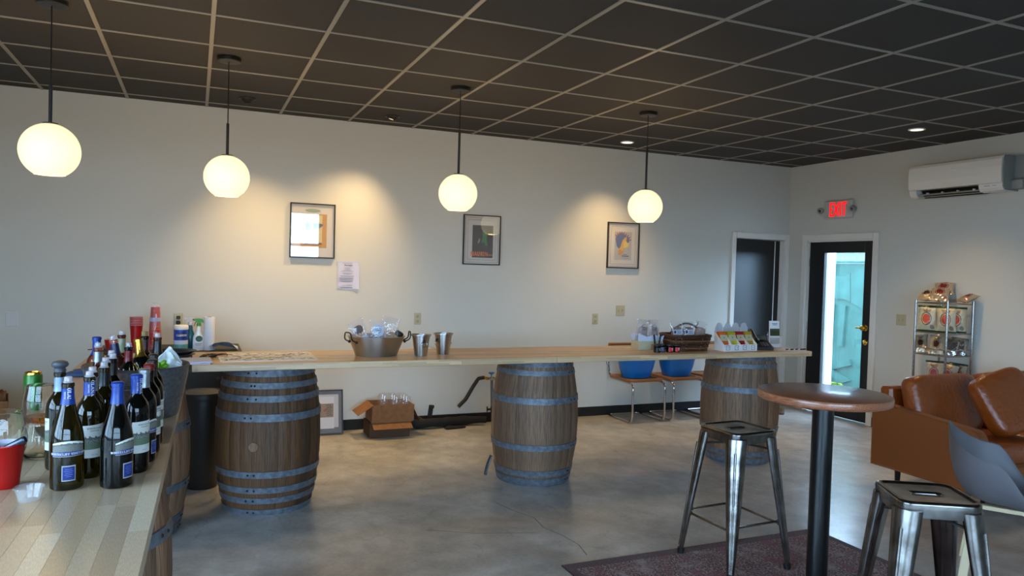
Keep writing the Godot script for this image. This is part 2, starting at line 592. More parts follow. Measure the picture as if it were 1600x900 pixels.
func build_setting() -> void:
	var s := Shape.new()
	s.box(Vector3((LEFT + RIGHT) / 2, -0.06, (FRONT + BACK) / 2), Vector3(RIGHT - LEFT + 0.3, 0.12, FRONT - BACK + 0.3))
	var fl := struct("floor", s, M.floor, "polished grey concrete floor with mottled wear", "floor")
	# cracks across the slab: thin recessed-looking sealed joints
	for path in [[Vector2(1.88, -4.55), Vector2(1.93, -4.36), Vector2(2.0, -4.2), Vector2(1.98, -4.02), Vector2(2.03, -3.86), Vector2(2.05, -3.7), Vector2(2.02, -3.55)], [Vector2(1.9, -3.95), Vector2(1.55, -4.06), Vector2(1.3, -4.2)]]:
		s = Shape.new()
		var pl := []
		for p in path: pl.append(Vector3(p.x, 0.0004, p.y))
		s.tube(pl, 0.0028, 6, false, true, 0.15)
		obj("crack", s, mat(Color(0.42, 0.40, 0.38), 0.9), fl)
	# back wall with the black door's opening
	s = Shape.new()
	s.prism(opening_wall(LEFT, RIGHT + 0.15, [[5.85, 6.60, 2.01]], 3.1), BACK - 0.16, BACK)
	struct("wall_back", s, M.wall, "long white plastered wall behind the bar", "wall")
	s = Shape.new()
	# right wall runs along z; polygon x = -z
	s.prism(opening_wall(-FRONT, -BACK + 0.16, [[5.76, 6.69, 2.0]], 3.1), -0.0, 0.16, Basis(Vector3(0, 0, -1), Vector3.UP, Vector3(1, 0, 0)), Vector3(RIGHT, 0, 0))
	struct("wall_right", s, M.wall, "white wall with the exit door", "wall")
	s = Shape.new()
	s.box(Vector3(LEFT - 0.08, 1.5, -4.78), Vector3(0.16, 3.2, 4.76))
	s.box(Vector3(LEFT - 0.08, 1.5, 2.455), Vector3(0.16, 3.2, 2.41))
	s.box(Vector3(LEFT - 0.08, 0.08, -0.575), Vector3(0.16, 0.34, 3.7))
	s.box(Vector3(LEFT - 0.08, 2.92, -0.575), Vector3(0.16, 0.34, 3.7))
	struct("wall_left", s, M.wall, "plain white left wall", "wall")
	# front wall: shop window from x -3.2 to 2.6
	s = Shape.new()
	s.box(Vector3(4.745, 1.5, FRONT + 0.08), Vector3(4.15, 3.2, 0.16))
	s.box(Vector3(-2.55, 1.5, FRONT + 0.08), Vector3(0.1, 3.2, 0.16))
	s.box(Vector3(0.085, 0.08, FRONT + 0.08), Vector3(5.17, 0.34, 0.16))
	s.box(Vector3(0.085, 2.92, FRONT + 0.08), Vector3(5.17, 0.34, 0.16))
	struct("wall_front", s, M.wall, "white front wall around the shop windows", "wall")
	for k in 4:
		var x0 := -2.5 + 1.2925 * k
		var w := Node3D.new()
		w.name = "window_%d" % (k + 1)
		add_child(w)
		w.set_meta("kind", "structure")
		s = Shape.new()
		for y in [0.28, 1.97, 2.72]: s.box(Vector3(x0 + 0.646, y, FRONT + 0.08), Vector3(1.2925, 0.06, 0.08), 0.004)
		for x in [x0 + 0.025, x0 + 1.268]: s.box(Vector3(x, 1.5, FRONT + 0.08), Vector3(0.05, 2.5, 0.08), 0.004)
		obj("window_frame", s, M.black, w)
		for y in [[0.31, 1.94], [2.0, 2.69]]:
			s = Shape.new()
			s.box(Vector3(x0 + 0.646, (y[0] + y[1]) / 2, FRONT + 0.08), Vector3(1.195, y[1] - y[0], 0.006))
			obj("pane", s, M.glass, w)
	for k in 3:
		var z0 := -2.4 + 1.2166 * k
		var w := Node3D.new()
		w.name = "window_%d" % (k + 5)
		add_child(w)
		w.set_meta("kind", "structure")
		s = Shape.new()
		for y in [0.28, 1.97, 2.72]: s.box(Vector3(LEFT - 0.08, y, z0 + 0.608), Vector3(0.08, 0.06, 1.2166), 0.004)
		for z in [z0 + 0.025, z0 + 1.192]: s.box(Vector3(LEFT - 0.08, 1.5, z), Vector3(0.08, 2.5, 0.05), 0.004)
		obj("window_frame", s, M.black, w)
		for y in [[0.31, 1.94], [2.0, 2.69]]:
			s = Shape.new()
			s.box(Vector3(LEFT - 0.08, (y[0] + y[1]) / 2, z0 + 0.608), Vector3(0.006, y[1] - y[0], 1.12))
			obj("pane", s, M.glass, w)
	# ceiling: slab, lay-in tiles, tee grid
	s = Shape.new()
	s.box(Vector3((LEFT + RIGHT) / 2, TOP + 0.13, (FRONT + BACK) / 2), Vector3(RIGHT - LEFT + 0.3, 0.16, FRONT - BACK + 0.3))
	var ce := struct("ceiling", s, M.slab, "black lay-in tile ceiling on a grey grid", "ceiling")
	var xs := [LEFT]
	for i in 17:
		var x := -1.1507 + 0.61 * (i - 3)
		if x > LEFT + 0.05 and x < RIGHT - 0.05: xs.append(x)
	xs.append(RIGHT)
	var zs := [BACK]
	for j in 22:
		var z := -7.4187 + 0.61 * (j + 1)
		if z > BACK + 0.05 and z < FRONT - 0.05: zs.append(z)
	zs.append(FRONT)
	var cache := {}
	for i in xs.size() - 1:
		for j in zs.size() - 1:
			var w: float = xs[i + 1] - xs[i]
			var d: float = zs[j + 1] - zs[j]
			var key := "%.3f_%.3f" % [w, d]
			if not cache.has(key):
				s = Shape.new()
				s.box(Vector3.ZERO, Vector3(w - 0.004, 0.016, d - 0.004), 0.003)
				cache[key] = s.mesh()
			var t := obj("tile", cache[key], M.tile, ce)
			t.position = Vector3((xs[i] + xs[i + 1]) / 2, TOP + 0.013, (zs[j] + zs[j + 1]) / 2)
	for x in xs.slice(1, xs.size() - 1):
		s = Shape.new()
		s.box(Vector3(x, TOP + 0.004, (FRONT + BACK) / 2), Vector3(0.024, 0.009, FRONT - BACK - 0.02), 0.001)
		obj("grid_bar", s, M.grid, ce)
	for z in zs.slice(1, zs.size() - 1):
		s = Shape.new()
		s.box(Vector3((LEFT + RIGHT) / 2, TOP + 0.0045, z), Vector3(RIGHT - LEFT - 0.02, 0.0075, 0.024), 0.001)
		obj("grid_bar", s, M.grid, ce)
	# baseboards
	s = Shape.new()
	s.box(Vector3((LEFT + 5.79) / 2, 0.05, BACK + 0.006), Vector3(5.79 - LEFT, 0.1, 0.012), 0.003)
	struct("baseboard_back", s, M.black_matte, "black rubber base along the white wall", "baseboard")
	s = Shape.new()
	s.box(Vector3(RIGHT - 0.006, 0.05, (-5.69 + FRONT) / 2), Vector3(0.012, 0.1, FRONT + 5.69), 0.003)
	struct("baseboard_right", s, M.black_matte, "black rubber base along the right wall", "baseboard")
	# door casings
	s = Shape.new()
	for b in [[5.82, 1.04, 0.06, 2.08], [6.63, 1.04, 0.058, 2.08]]:
		s.box(Vector3(b[0], b[1], BACK + 0.011), Vector3(b[2], b[3], 0.022), 0.004)
	s.box(Vector3(6.225, 2.045, BACK + 0.011), Vector3(0.75, 0.07, 0.022), 0.004)
	s.box(Vector3(5.856, 1.0, BACK - 0.08), Vector3(0.012, 2.0, 0.16))
	s.box(Vector3(6.594, 1.0, BACK - 0.08), Vector3(0.012, 2.0, 0.16))
	struct("trim_1", s, M.trim, "white casing around the black door", "trim")
	s = Shape.new()
	for z in [-6.725, -5.725]: s.box(Vector3(RIGHT - 0.011, 1.035, z), Vector3(0.022, 2.07, 0.07), 0.004)
	s.box(Vector3(RIGHT - 0.011, 2.035, -6.225), Vector3(0.022, 0.07, 0.93), 0.004)
	s.box(Vector3(RIGHT + 0.08, 1.992, -6.225), Vector3(0.16, 0.016, 0.93))
	for z in [-6.684, -5.766]: s.box(Vector3(RIGHT + 0.08, 1.0, z), Vector3(0.16, 2.0, 0.012))
	struct("trim_2", s, M.trim, "white casing around the glazed exit door", "trim")
	# black door in the back wall, its leaf and the pale strip of its meeting edge
	var d1 := Node3D.new()
	d1.name = "door_1"
	add_child(d1)
	d1.set_meta("kind", "structure")
	d1.set_meta("label", "plain black door at the right end of the back wall")
	s = Shape.new()
	s.box(Vector3(6.17, 1.005, BACK - 0.06), Vector3(0.62, 1.99, 0.045), 0.003)
	obj("leaf", s, M.black_gloss, d1)
	s = Shape.new()
	s.box(Vector3(6.545, 1.005, BACK - 0.09), Vector3(0.09, 1.99, 0.045), 0.003)
	obj("fixed_panel", s, M.black, d1)
	s = Shape.new()
	s.box(Vector3(6.49, 1.005, BACK - 0.05), Vector3(0.014, 1.98, 0.02), 0.003)
	obj("edge_strip", s, M.trim, d1)
	# glazed exit door
	var d2 := Node3D.new()
	d2.name = "door_2"
	add_child(d2)
	d2.set_meta("kind", "structure")
	d2.set_meta("label", "black exit door with one tall glass pane")
	var dx := RIGHT + 0.05
	s = Shape.new()
	s.box(Vector3(dx, 1.0, -6.568), Vector3(0.045, 1.98, 0.22), 0.004)
	s.box(Vector3(dx, 1.0, -5.835), Vector3(0.045, 1.98, 0.125), 0.004)
	s.box(Vector3(dx, 1.925, -6.18), Vector3(0.045, 0.13, 0.57), 0.004)
	s.box(Vector3(dx, 0.17, -6.18), Vector3(0.045, 0.32, 0.57), 0.004)
	obj("door_frame", s, M.black, d2)
	s = Shape.new()
	s.box(Vector3(dx, 1.095, -6.18), Vector3(0.008, 1.54, 0.57))
	obj("pane", s, M.glass, d2)
	s = Shape.new()
	var bx := Basis(Vector3(0, 1, 0), Vector3(-1, 0, 0), Vector3(0, 0, 1))
	s.lathe([[0.001, 0.0], [0.032, 0.0], [0.033, 0.006], [0.014, 0.012], [0.012, 0.03], [0.026, 0.042], [0.03, 0.056], [0.022, 0.068], [0.001, 0.072]], 20, Vector3(dx - 0.022, 1.04, -5.845), bx)
	s.tube([Vector3(dx - 0.06, 1.04, -5.845), Vector3(dx - 0.066, 1.038, -5.90), Vector3(dx - 0.06, 1.036, -5.945)], [0.011, 0.010, 0.008], 10)
	obj("door_handle", s, M.brass, d2)
	s = Shape.new()
	s.lathe([[0.001, 0.0], [0.03, 0.0], [0.031, 0.008], [0.02, 0.014], [0.018, 0.018], [0.001, 0.02]], 20, Vector3(dx - 0.022, 0.885, -5.84), bx)
	s.box(Vector3(dx - 0.048, 0.885, -5.84), Vector3(0.014, 0.032, 0.008), 0.002)
	obj("deadbolt", s, M.brass, d2)
	for y in [0.25, 1.0, 1.75]:
		s = Shape.new()
		s.tube([Vector3(dx - 0.028, y - 0.05, -6.684), Vector3(dx - 0.028, y + 0.05, -6.684)], 0.007, 8)
		obj("hinge", s, M.black, d2)
	# outside: paving, the painted fence seen through the glass, a white post
	s = Shape.new()
	s.box(Vector3(11.0, -0.09, -2.0), Vector3(8.3, 0.1, 20.0))
	struct("ground_side", s, M.ground, "paving outside the exit door", "ground")
	s = Shape.new()
	s.box(Vector3(1.6, -0.09, 13.7), Vector3(30.0, 0.1, 20.0))
	struct("ground_front", s, M.ground, "paving outside the shop windows", "ground")
	s = Shape.new()
	s.box(Vector3(-12.7, -0.09, -2.0), Vector3(20.0, 0.1, 11.3))
	struct("ground_left", s, M.ground, "paving outside the left windows", "ground")
	# the building goes on above the ceiling and behind the back wall
	s = Shape.new()
	s.box(Vector3(RIGHT + 0.08, 4.1, -4.4), Vector3(0.16, 2.0, 15.8))
	s.box(Vector3(2.1, 2.5, -9.75), Vector3(9.4, 5.2, 5.1))
	struct("wall_upper", s, M.wall)
	build_outside()

func zy(p: Array) -> PackedVector2Array:
	# (z, y) pairs of a board in the plane across x, as a polygon in (-z, y)
	var out := PackedVector2Array()
	for q in p: out.append(Vector2(-q[0], q[1]))
	return out

func build_outside() -> void:
	var b := Basis(Vector3(0, 0, -1), Vector3.UP, Vector3(1, 0, 0))
	var f := thing("fence", "turquoise painted panel fence with raised boards seen through the glass door", "fence")
	var at := Vector3(8.1, 0, 0)
	var s := Shape.new()
	s.prism(zy([[-9.4, -0.04], [-5.6, -0.04], [-5.6, 1.77], [-9.4, 1.77]]), 0.0, 0.05, b, at)
	obj("panel", s, M.teal, f)
	for p in [
		[[-7.95, 1.593], [-7.411, 1.602], [-7.334, 1.642], [-7.314, 1.256], [-7.395, 1.29], [-7.95, 1.289]],
		[[-7.325, 1.642], [-7.0, 1.74], [-6.99, 1.12], [-7.305, 1.256]],
		[[-7.80, 1.195], [-7.598, 1.206], [-7.636, 0.655], [-7.83, 0.648]],
		[[-7.477, 1.195], [-7.391, 1.2], [-7.427, 0.651], [-7.509, 0.651]],
		[[-7.78, 0.369], [-7.291, 0.485], [-7.271, 0.413], [-7.574, 0.317], [-7.266, 0.205], [-7.4, 0.16], [-7.8, 0.27]]]:
		s = Shape.new()
		s.prism(zy(p), -0.035, 0.001, b, at)
		obj("board", s, M.teal, f)
	for z in [-7.66, -6.9]:
		s = Shape.new()
		s.box(Vector3(8.1, 0.8, z), Vector3(0.06, 1.64, 0.07) if z > -7 else Vector3(0.05, 0.3, 0.06), 0.005)
		if z < -7: 
			s = Shape.new()
			s.box(Vector3(8.085, 1.74, z), Vector3(0.06, 0.28, 0.07), 0.005)
		obj("post", s, M.teal, f)
	s = Shape.new()
	s.box(Vector3(8.1, 1.795, -7.5), Vector3(0.09, 0.03, 3.8), 0.004)
	obj("rail", s, M.teal, f)
	# pale boarded wall beyond, whose boards show above the fence
	var w := thing("board_screen", "pale grey vertical boards standing above the turquoise fence", "screen")
	for k in 16:
		s = Shape.new()
		s.box(Vector3(8.7, 0.95, -9.0 + 0.22 * k), Vector3(0.03, 2.06, 0.205), 0.004)
		obj("plank", s, mat(Color(0.62, 0.66, 0.62), 0.7), w)
	s = Shape.new()
	s.box(Vector3(8.68, 2.0, -7.3), Vector3(0.06, 0.06, 3.6), 0.004)
	obj("cap_rail", s, M.white, w)
	# white post just outside the door, at the left of the glass
	s = Shape.new()
	s.box(Vector3(7.05, 1.15, -6.74), Vector3(0.12, 2.4, 0.12), 0.006)
	tag(obj("porch_post", s, M.white), "white square post just outside the left side of the glass door", "post")
	# leafy plant
	rng.seed = 5
	for spec in [[Vector3(7.85, -0.04, -7.28), "leafy plant with yellow green leaves at the foot of the fence", 0.22, 9, "leaf"], [Vector3(7.7, -0.04, -7.42), "dark green plant at the left edge of the door glass", 0.24, 8, "leaf_dark"]]:
		var p := thing("leafy_plant", spec[1], "plant", spec[0])
		s = Shape.new()
		s.tube([Vector3.ZERO, Vector3(0.01, 0.1, 0), Vector3(0, spec[2], 0.01)], 0.006, 6)
		obj("stem", s, M.leaf_dark, p)
		for k in spec[3]:
			s = Shape.new()
			var t := rng.randf() * TAU
			var o := Vector3(cos(t), rng.randf_range(0.1, 0.5), sin(t)).normalized()
			var side := o.cross(Vector3.UP).normalized()
			var h: float = spec[2] * rng.randf_range(0.55, 1.0)
			var l := rng.randf_range(0.07, 0.12)
			s.sheet(4, 5, func(u, v): 
				var wdt: float = sin(clampf(v, 0.02, 0.99) * PI) * 0.038
				return Vector3(0, h, 0) + o * l * v + side * (u - 0.5) * 2 * wdt + Vector3(0, -0.05 * v * v - 0.02 * (1 - absf(u - 0.5) * 2), 0))
			s.tube([Vector3(0, h - 0.03, 0), Vector3(0, h, 0) + o * 0.01], 0.003, 5)
			obj("leaf", s, M[spec[4]], p)

# ---------------------------------------------------------------- bar and barrels
func build_bar() -> void:
	var leg := thing("bar_counter", "near arm of the pale butcher-block bar, crowded with wine bottles", "bar counter", Vector3(-0.012, BAR, -5.37), -0.0213)
	var r := RandomNumberGenerator.new()
	r.seed = 12
	var width := 0.582
	var n := 13
	var w := width / n
	for i in n:
		var z := 0.0
		var first := true
		while z < 4.6:
			var l := r.randf_range(0.35, 0.95)
			if first: l *= r.randf_range(0.3, 1.0)
			first = false
			l = minf(l, 4.62 - z)
			var s := Shape.new()
			s.box(Vector3(0, -0.0205, l / 2), Vector3(w - 0.0001, 0.041, l - 0.0001), 0.0004)
			var o := obj("strip", s, M.maple[r.randi_range(0, M.maple.size() - 1)], leg)
			o.position = Vector3(-w * (i + 0.5), 0, z)
			z += l
	var long := thing("bar_counter", "long pale butcher-block bar along the white wall, resting on three barrels", "bar counter", Vector3(0, BAR, 0))
	for b in [[-0.008, 2.388], [2.391, 4.79]]:
		var s := Shape.new()
		s.box(Vector3((b[0] + b[1]) / 2, -0.0205, -5.043), Vector3(b[1] - b[0], 0.041, 0.654), 0.003)
		obj("board", s, M.maple_long, long)

func barrel_r(y: float) -> float:
	return 0.268 + 0.06 * (1.0 - pow((y - 0.455) / 0.455, 2.0))

var stave_mesh := []
func stave(k: int) -> ArrayMesh:
	if stave_mesh.is_empty():
		for q in 3:
			var s := Shape.new()
			var hw: float = TAU / 26 / 2 * 0.996
			var lift: float = [0.0, 0.0007, -0.0007][q]
			var ny := 8
			var at := func(y: float, t: float, inset: float) -> Vector3:
				var rad: float = barrel_r(y) + lift - inset
				return Vector3(rad * cos(t), y, rad * sin(t))
			s.smooth()
			for j in ny:
				var y0 := 0.908 * j / ny
				var y1 := 0.908 * (j + 1) / ny
				for e in [[1.0, 0.94, 0.0012, 0.0], [0.94, -0.94, 0.0, 0.0], [-0.94, -1.0, 0.0, 0.0012]]:
					s.quad(at.call(y0, hw * e[0], e[2]), at.call(y0, hw * e[1], e[3]), at.call(y1, hw * e[1], e[3]), at.call(y1, hw * e[0], e[2]))
			s.flat()
			for j in 4:
				var y0 := 0.908 * j / 4
				var y1 := 0.908 * (j + 1) / 4
				s.quad(at.call(y0, -hw, 0.0012), at.call(y0, -hw, 0.03), at.call(y1, -hw, 0.03), at.call(y1, -hw, 0.0012))
				s.quad(at.call(y0, hw, 0.03), at.call(y0, hw, 0.0012), at.call(y1, hw, 0.0012), at.call(y1, hw, 0.03))
				s.quad(at.call(y0, -hw, 0.03), at.call(y0, hw, 0.03), at.call(y1, hw, 0.03), at.call(y1, -hw, 0.03))
			s.quad(at.call(0.908, hw, 0.0), at.call(0.908, -hw, 0.0), at.call(0.908, -hw, 0.03), at.call(0.908, hw, 0.03))
			stave_mesh.append(s.mesh())
	return stave_mesh[k]

func barrel(label: String, at: Vector3, hoops: Array, seed_: int, wood: Array, bung = null, seam := 1.2) -> void:
	var b := thing("wine_barrel", label, "barrel", at, 0.0, "barrels carrying the bar")
	var r := RandomNumberGenerator.new()
	r.seed = seed_
	for i in 26:
		var o := obj("stave", stave(r.randi_range(0, 2)), wood[r.randi_range(0, wood.size() - 1)], b)
		o.rotation.y = TAU * (i + 0.37) / 26
	var s := Shape.new()
	s.lathe([[0.001, 0.86], [0.243, 0.86], [0.243, 0.875], [0.001, 0.875]], 40)
	obj("head", s, wood[1], b)
	for h in hoops:
		s = Shape.new()
		var pr := []
		var lo: float = h[0]
		var hi: float = h[1]
		pr.append([barrel_r(lo) - 0.004, lo])
		for k in 5:
			var y := lerpf(lo, hi, k / 4.0)
			pr.append([barrel_r(y) + 0.0055, y])
		pr.append([barrel_r(hi) - 0.004, hi])
		s.lathe(pr, 56)
		var o := obj("hoop", s, M.hoop, b)
		s = Shape.new()
		var ym := (lo + hi) / 2
		for da in [0.0, 0.13]:
			var t: float = seam + r.randf_range(-0.05, 0.05) + da
			var n := Vector3(cos(t), 0, sin(t))
			s.puff(n * (barrel_r(ym) + 0.004) + Vector3(0, ym, 0), Vector3.ONE * 0.007, Basis(), 1.0, 1.0, 8, 6)
		obj("rivet", s, M.iron, o)
	if bung != null:
		s = Shape.new()
		var t: float = bung[0]
		var n := Vector3(cos(t), 0, sin(t))
		var bs := Basis(Vector3.UP.cross(n), n, Vector3.UP.cross(n).cross(n))
		s.lathe([[0.03, -0.02], [0.03, bung[2]], [0.027, bung[2] + 0.003], [0.001, bung[2] + 0.003]], 24, n * barrel_r(bung[1]) + Vector3(0, bung[1], 0), bs)
		obj("bung", s, M.oak_pale[2], b)

func build_barrels() -> void:
	var many := [[0.0, 0.037], [0.077, 0.115], [0.144, 0.183], [0.243, 0.283], [0.592, 0.637], [0.71, 0.748], [0.79, 0.826], [0.862, 0.905]]
	var few := [[0.002, 0.055], [0.071, 0.115], [0.265, 0.308], [0.602, 0.647], [0.805, 0.841], [0.865, 0.905]]
	barrel("dark stained barrel banded with eight hoops, beside the black trash can", Vector3(0.46, 0, -5.03), many, 3, M.oak, [PI * 0.615, 0.44, 0.004], 1.95)
	barrel("brown barrel under the middle of the long bar, next to the wall spigot", Vector3(2.385, 0, -5.06), few, 8, M.oak_pale, null, 0.9)
	barrel("weathered barrel under the right end of the bar, behind the nearer stool", Vector3(4.34, 0, -5.07), few, 15, M.oak_pale, [0.60, 0.42, 0.04], 0.55)
	barrel("barrel under the near bar arm, just in front of the black trash can", Vector3(-0.335, 0, -4.72), few, 21, M.oak_pale, null, 0.2)
	barrel("nearest barrel under the near bar arm, cut off by the picture's lower edge", Vector3(-0.385, 0, -2.9), few, 26, M.oak_pale, null, 0.3)

# ---------------------------------------------------------------- tall table, stools, rug
func build_table() -> void:
	var t := thing("bar_table", "round walnut topped bar table on a black column", "table", Vector3(2.706, 0.006, -2.583))
	var s := Shape.new()
	s.lathe([[0.001, 0.996], [0.285, 0.996], [0.292, 1.000], [0.295, 1.007], [0.295, 1.027], [0.292, 1.033], [0.286, 1.035], [0.001, 1.035]], 72)
	obj("tabletop", s, M.walnut, t)
	s = Shape.new()
	s.lathe([[0.0475, 0.02], [0.0475, 0.985]], 32)
	obj("column", s, M.black_gloss, t)
	s = Shape.new()
	s.lathe([[0.001, 0.982], [0.11, 0.982], [0.11, 0.996], [0.001, 0.996]], 24)
	obj("mounting_plate", s, M.black, t)
	s = Shape.new()
	s.lathe([[0.001, 0.0], [0.22, 0.0], [0.222, 0.008], [0.21, 0.016], [0.07, 0.03], [0.05, 0.05], [0.0475, 0.06]], 48)
	obj("base", s, M.black_gloss, t)

func make_stool(label: String, at: Vector3, turn: float) -> Node3D:
	var t := thing("bar_stool", label, "stool", at, turn, "metal bar stools")
	var sh := 0.74
	var s := Shape.new()
	var hx := 0.152
	var slot := func(k: float, y: float) -> PackedVector3Array:
		return round_rect(0.045 * k + 0.003, 0.011 * k + 0.001, 0.0105 * k, y)
	var ringlist := []
	ringlist.append(round_rect(hx - 0.004, hx - 0.004, 0.05, sh - 0.062))
	ringlist.append(round_rect(hx, hx, 0.052, sh - 0.03))
	ringlist.append(round_rect(hx + 0.001, hx + 0.001, 0.052, sh - 0.012))
	ringlist.append(round_rect(hx - 0.001, hx - 0.001, 0.05, sh - 0.003))
	ringlist.append(round_rect(hx - 0.008, hx - 0.008, 0.046, sh))
	ringlist.append(round_rect(hx - 0.016, hx - 0.016, 0.04, sh - 0.001))
	ringlist.append(round_rect(hx - 0.022, hx - 0.022, 0.036, sh - 0.0055))
	ringlist.append(round_rect(hx - 0.03, hx - 0.03, 0.032, sh - 0.0065))
	ringlist.append(round_rect(0.07, 0.04, 0.02, sh - 0.0085))
	ringlist.append(slot.call(1.1, sh - 0.009))
	ringlist.append(slot.call(1.0, sh - 0.012))
	ringlist.append(slot.call(1.0, sh - 0.03))
	s.rings(ringlist, false, false, 1.1)
	obj("seat", s, M.gunmetal, t)
	s = Shape.new()
	s.box(Vector3(0, sh - 0.045, 0), Vector3(0.16, 0.004, 0.09))
	obj("under_plate", s, M.iron, t)
	for c in [[1, 1], [1, -1], [-1, 1], [-1, -1]]:
		var d := Vector3(c[0], 0, c[1]).normalized()
		var w := d.cross(Vector3.UP)
		var top := Vector3(c[0] * 0.118, sh - 0.035, c[1] * 0.118)
		var foot := Vector3(c[0] * 0.197, 0.02, c[1] * 0.197)
		var list := []
		for j in 7:
			var k := j / 6.0
			var p: Vector3 = foot.lerp(top, k)
			var ww := lerpf(0.019, 0.056, pow(k, 0.9))
			var dd := lerpf(0.020, 0.040, k)
			var ring := PackedVector3Array()
			for i in 14:
				var a := lerpf(-1.9, 1.9, i / 13.0)
				ring.append(p + d * (cos(a) * dd - 0.2 * dd) + w * sin(a) * ww)
			list.append(ring)
		s = Shape.new()
		s.rings(list, true, true, 3.0)
		var lg := obj("leg", s, M.gunmetal, t)
		# the pressed rib down the middle of each leg
		s = Shape.new()
		s.tube([foot.lerp(top, 0.04) + d * 0.0165, foot.lerp(top, 0.5) + d * 0.0245, foot.lerp(top, 0.9) + d * 0.0315], [0.004, 0.006, 0.007], 8)
		obj("rib", s, M.gunmetal, lg)
		s = Shape.new()
		s.tube([foot + Vector3(0, -0.02, 0) + d * 0.002, foot + Vector3(0, 0.012, 0)], [0.018, 0.020], 10)
		obj("foot_cap", s, M.black, lg)
	var q := func(cx: float, cz: float, y: float) -> Vector3:
		var k := inverse_lerp(0.02, sh - 0.035, y)
		return Vector3(cx * lerpf(0.197, 0.118, k), y, cz * lerpf(0.197, 0.118, k))
	for e in [[1, 1, 1, -1, 0.235], [-1, 1, -1, -1, 0.235], [1, 1, -1, 1, 0.255], [1, -1, -1, -1, 0.255]]:
		s = Shape.new()
		var a: Vector3 = q.call(e[0], e[1], e[4])
		var b: Vector3 = q.call(e[2], e[3], e[4])
		s.tube([a, a.lerp(b, 0.06), a.lerp(b, 0.08), a.lerp(b, 0.92), a.lerp(b, 0.94), b], [0.011, 0.011, 0.0065, 0.0065, 0.011, 0.011], 8)
		obj("footrest", s, M.gunmetal, t)
	for e in [[1, 1, -1, -1], [1, -1, -1, 1]]:
		s = Shape.new()
		var a: Vector3 = q.call(e[0], e[1], 0.635)
		var b: Vector3 = q.call(e[2], e[3], 0.635)
		var m := (a + b) / 2 + Vector3(0, 0.02, 0)
		s.tube([a, m, b], 0.006, 8)
		obj("brace", s, M.iron, t)
	return t

func build_rug() -> void:
	var s := Shape.new()
	s.box(Vector3(2.697, 0.003, -2.21), Vector3(1.765, 0.006, 2.50), 0.002)
	var r := tag(obj("rug", s, mat(Color(0.22, 0.10, 0.11), 0.95)), "worn dark red patterned rug under the round table and stools", "rug")
	s = Shape.new()
	s.flat()
	var x0 := 1.818; var x1 := 3.576; var z0 := -3.457; var z1 := -0.963
	s.quad(Vector3(x0, 0.0064, z1), Vector3(x1, 0.0064, z1), Vector3(x1, 0.0064, z0), Vector3(x0, 0.0064, z0))
	obj("pile", s, mat(Color.WHITE, 0.95, 0.0, {"albedo_texture": rug_image(), "rim_enabled": true, "rim": 0.15}), r)

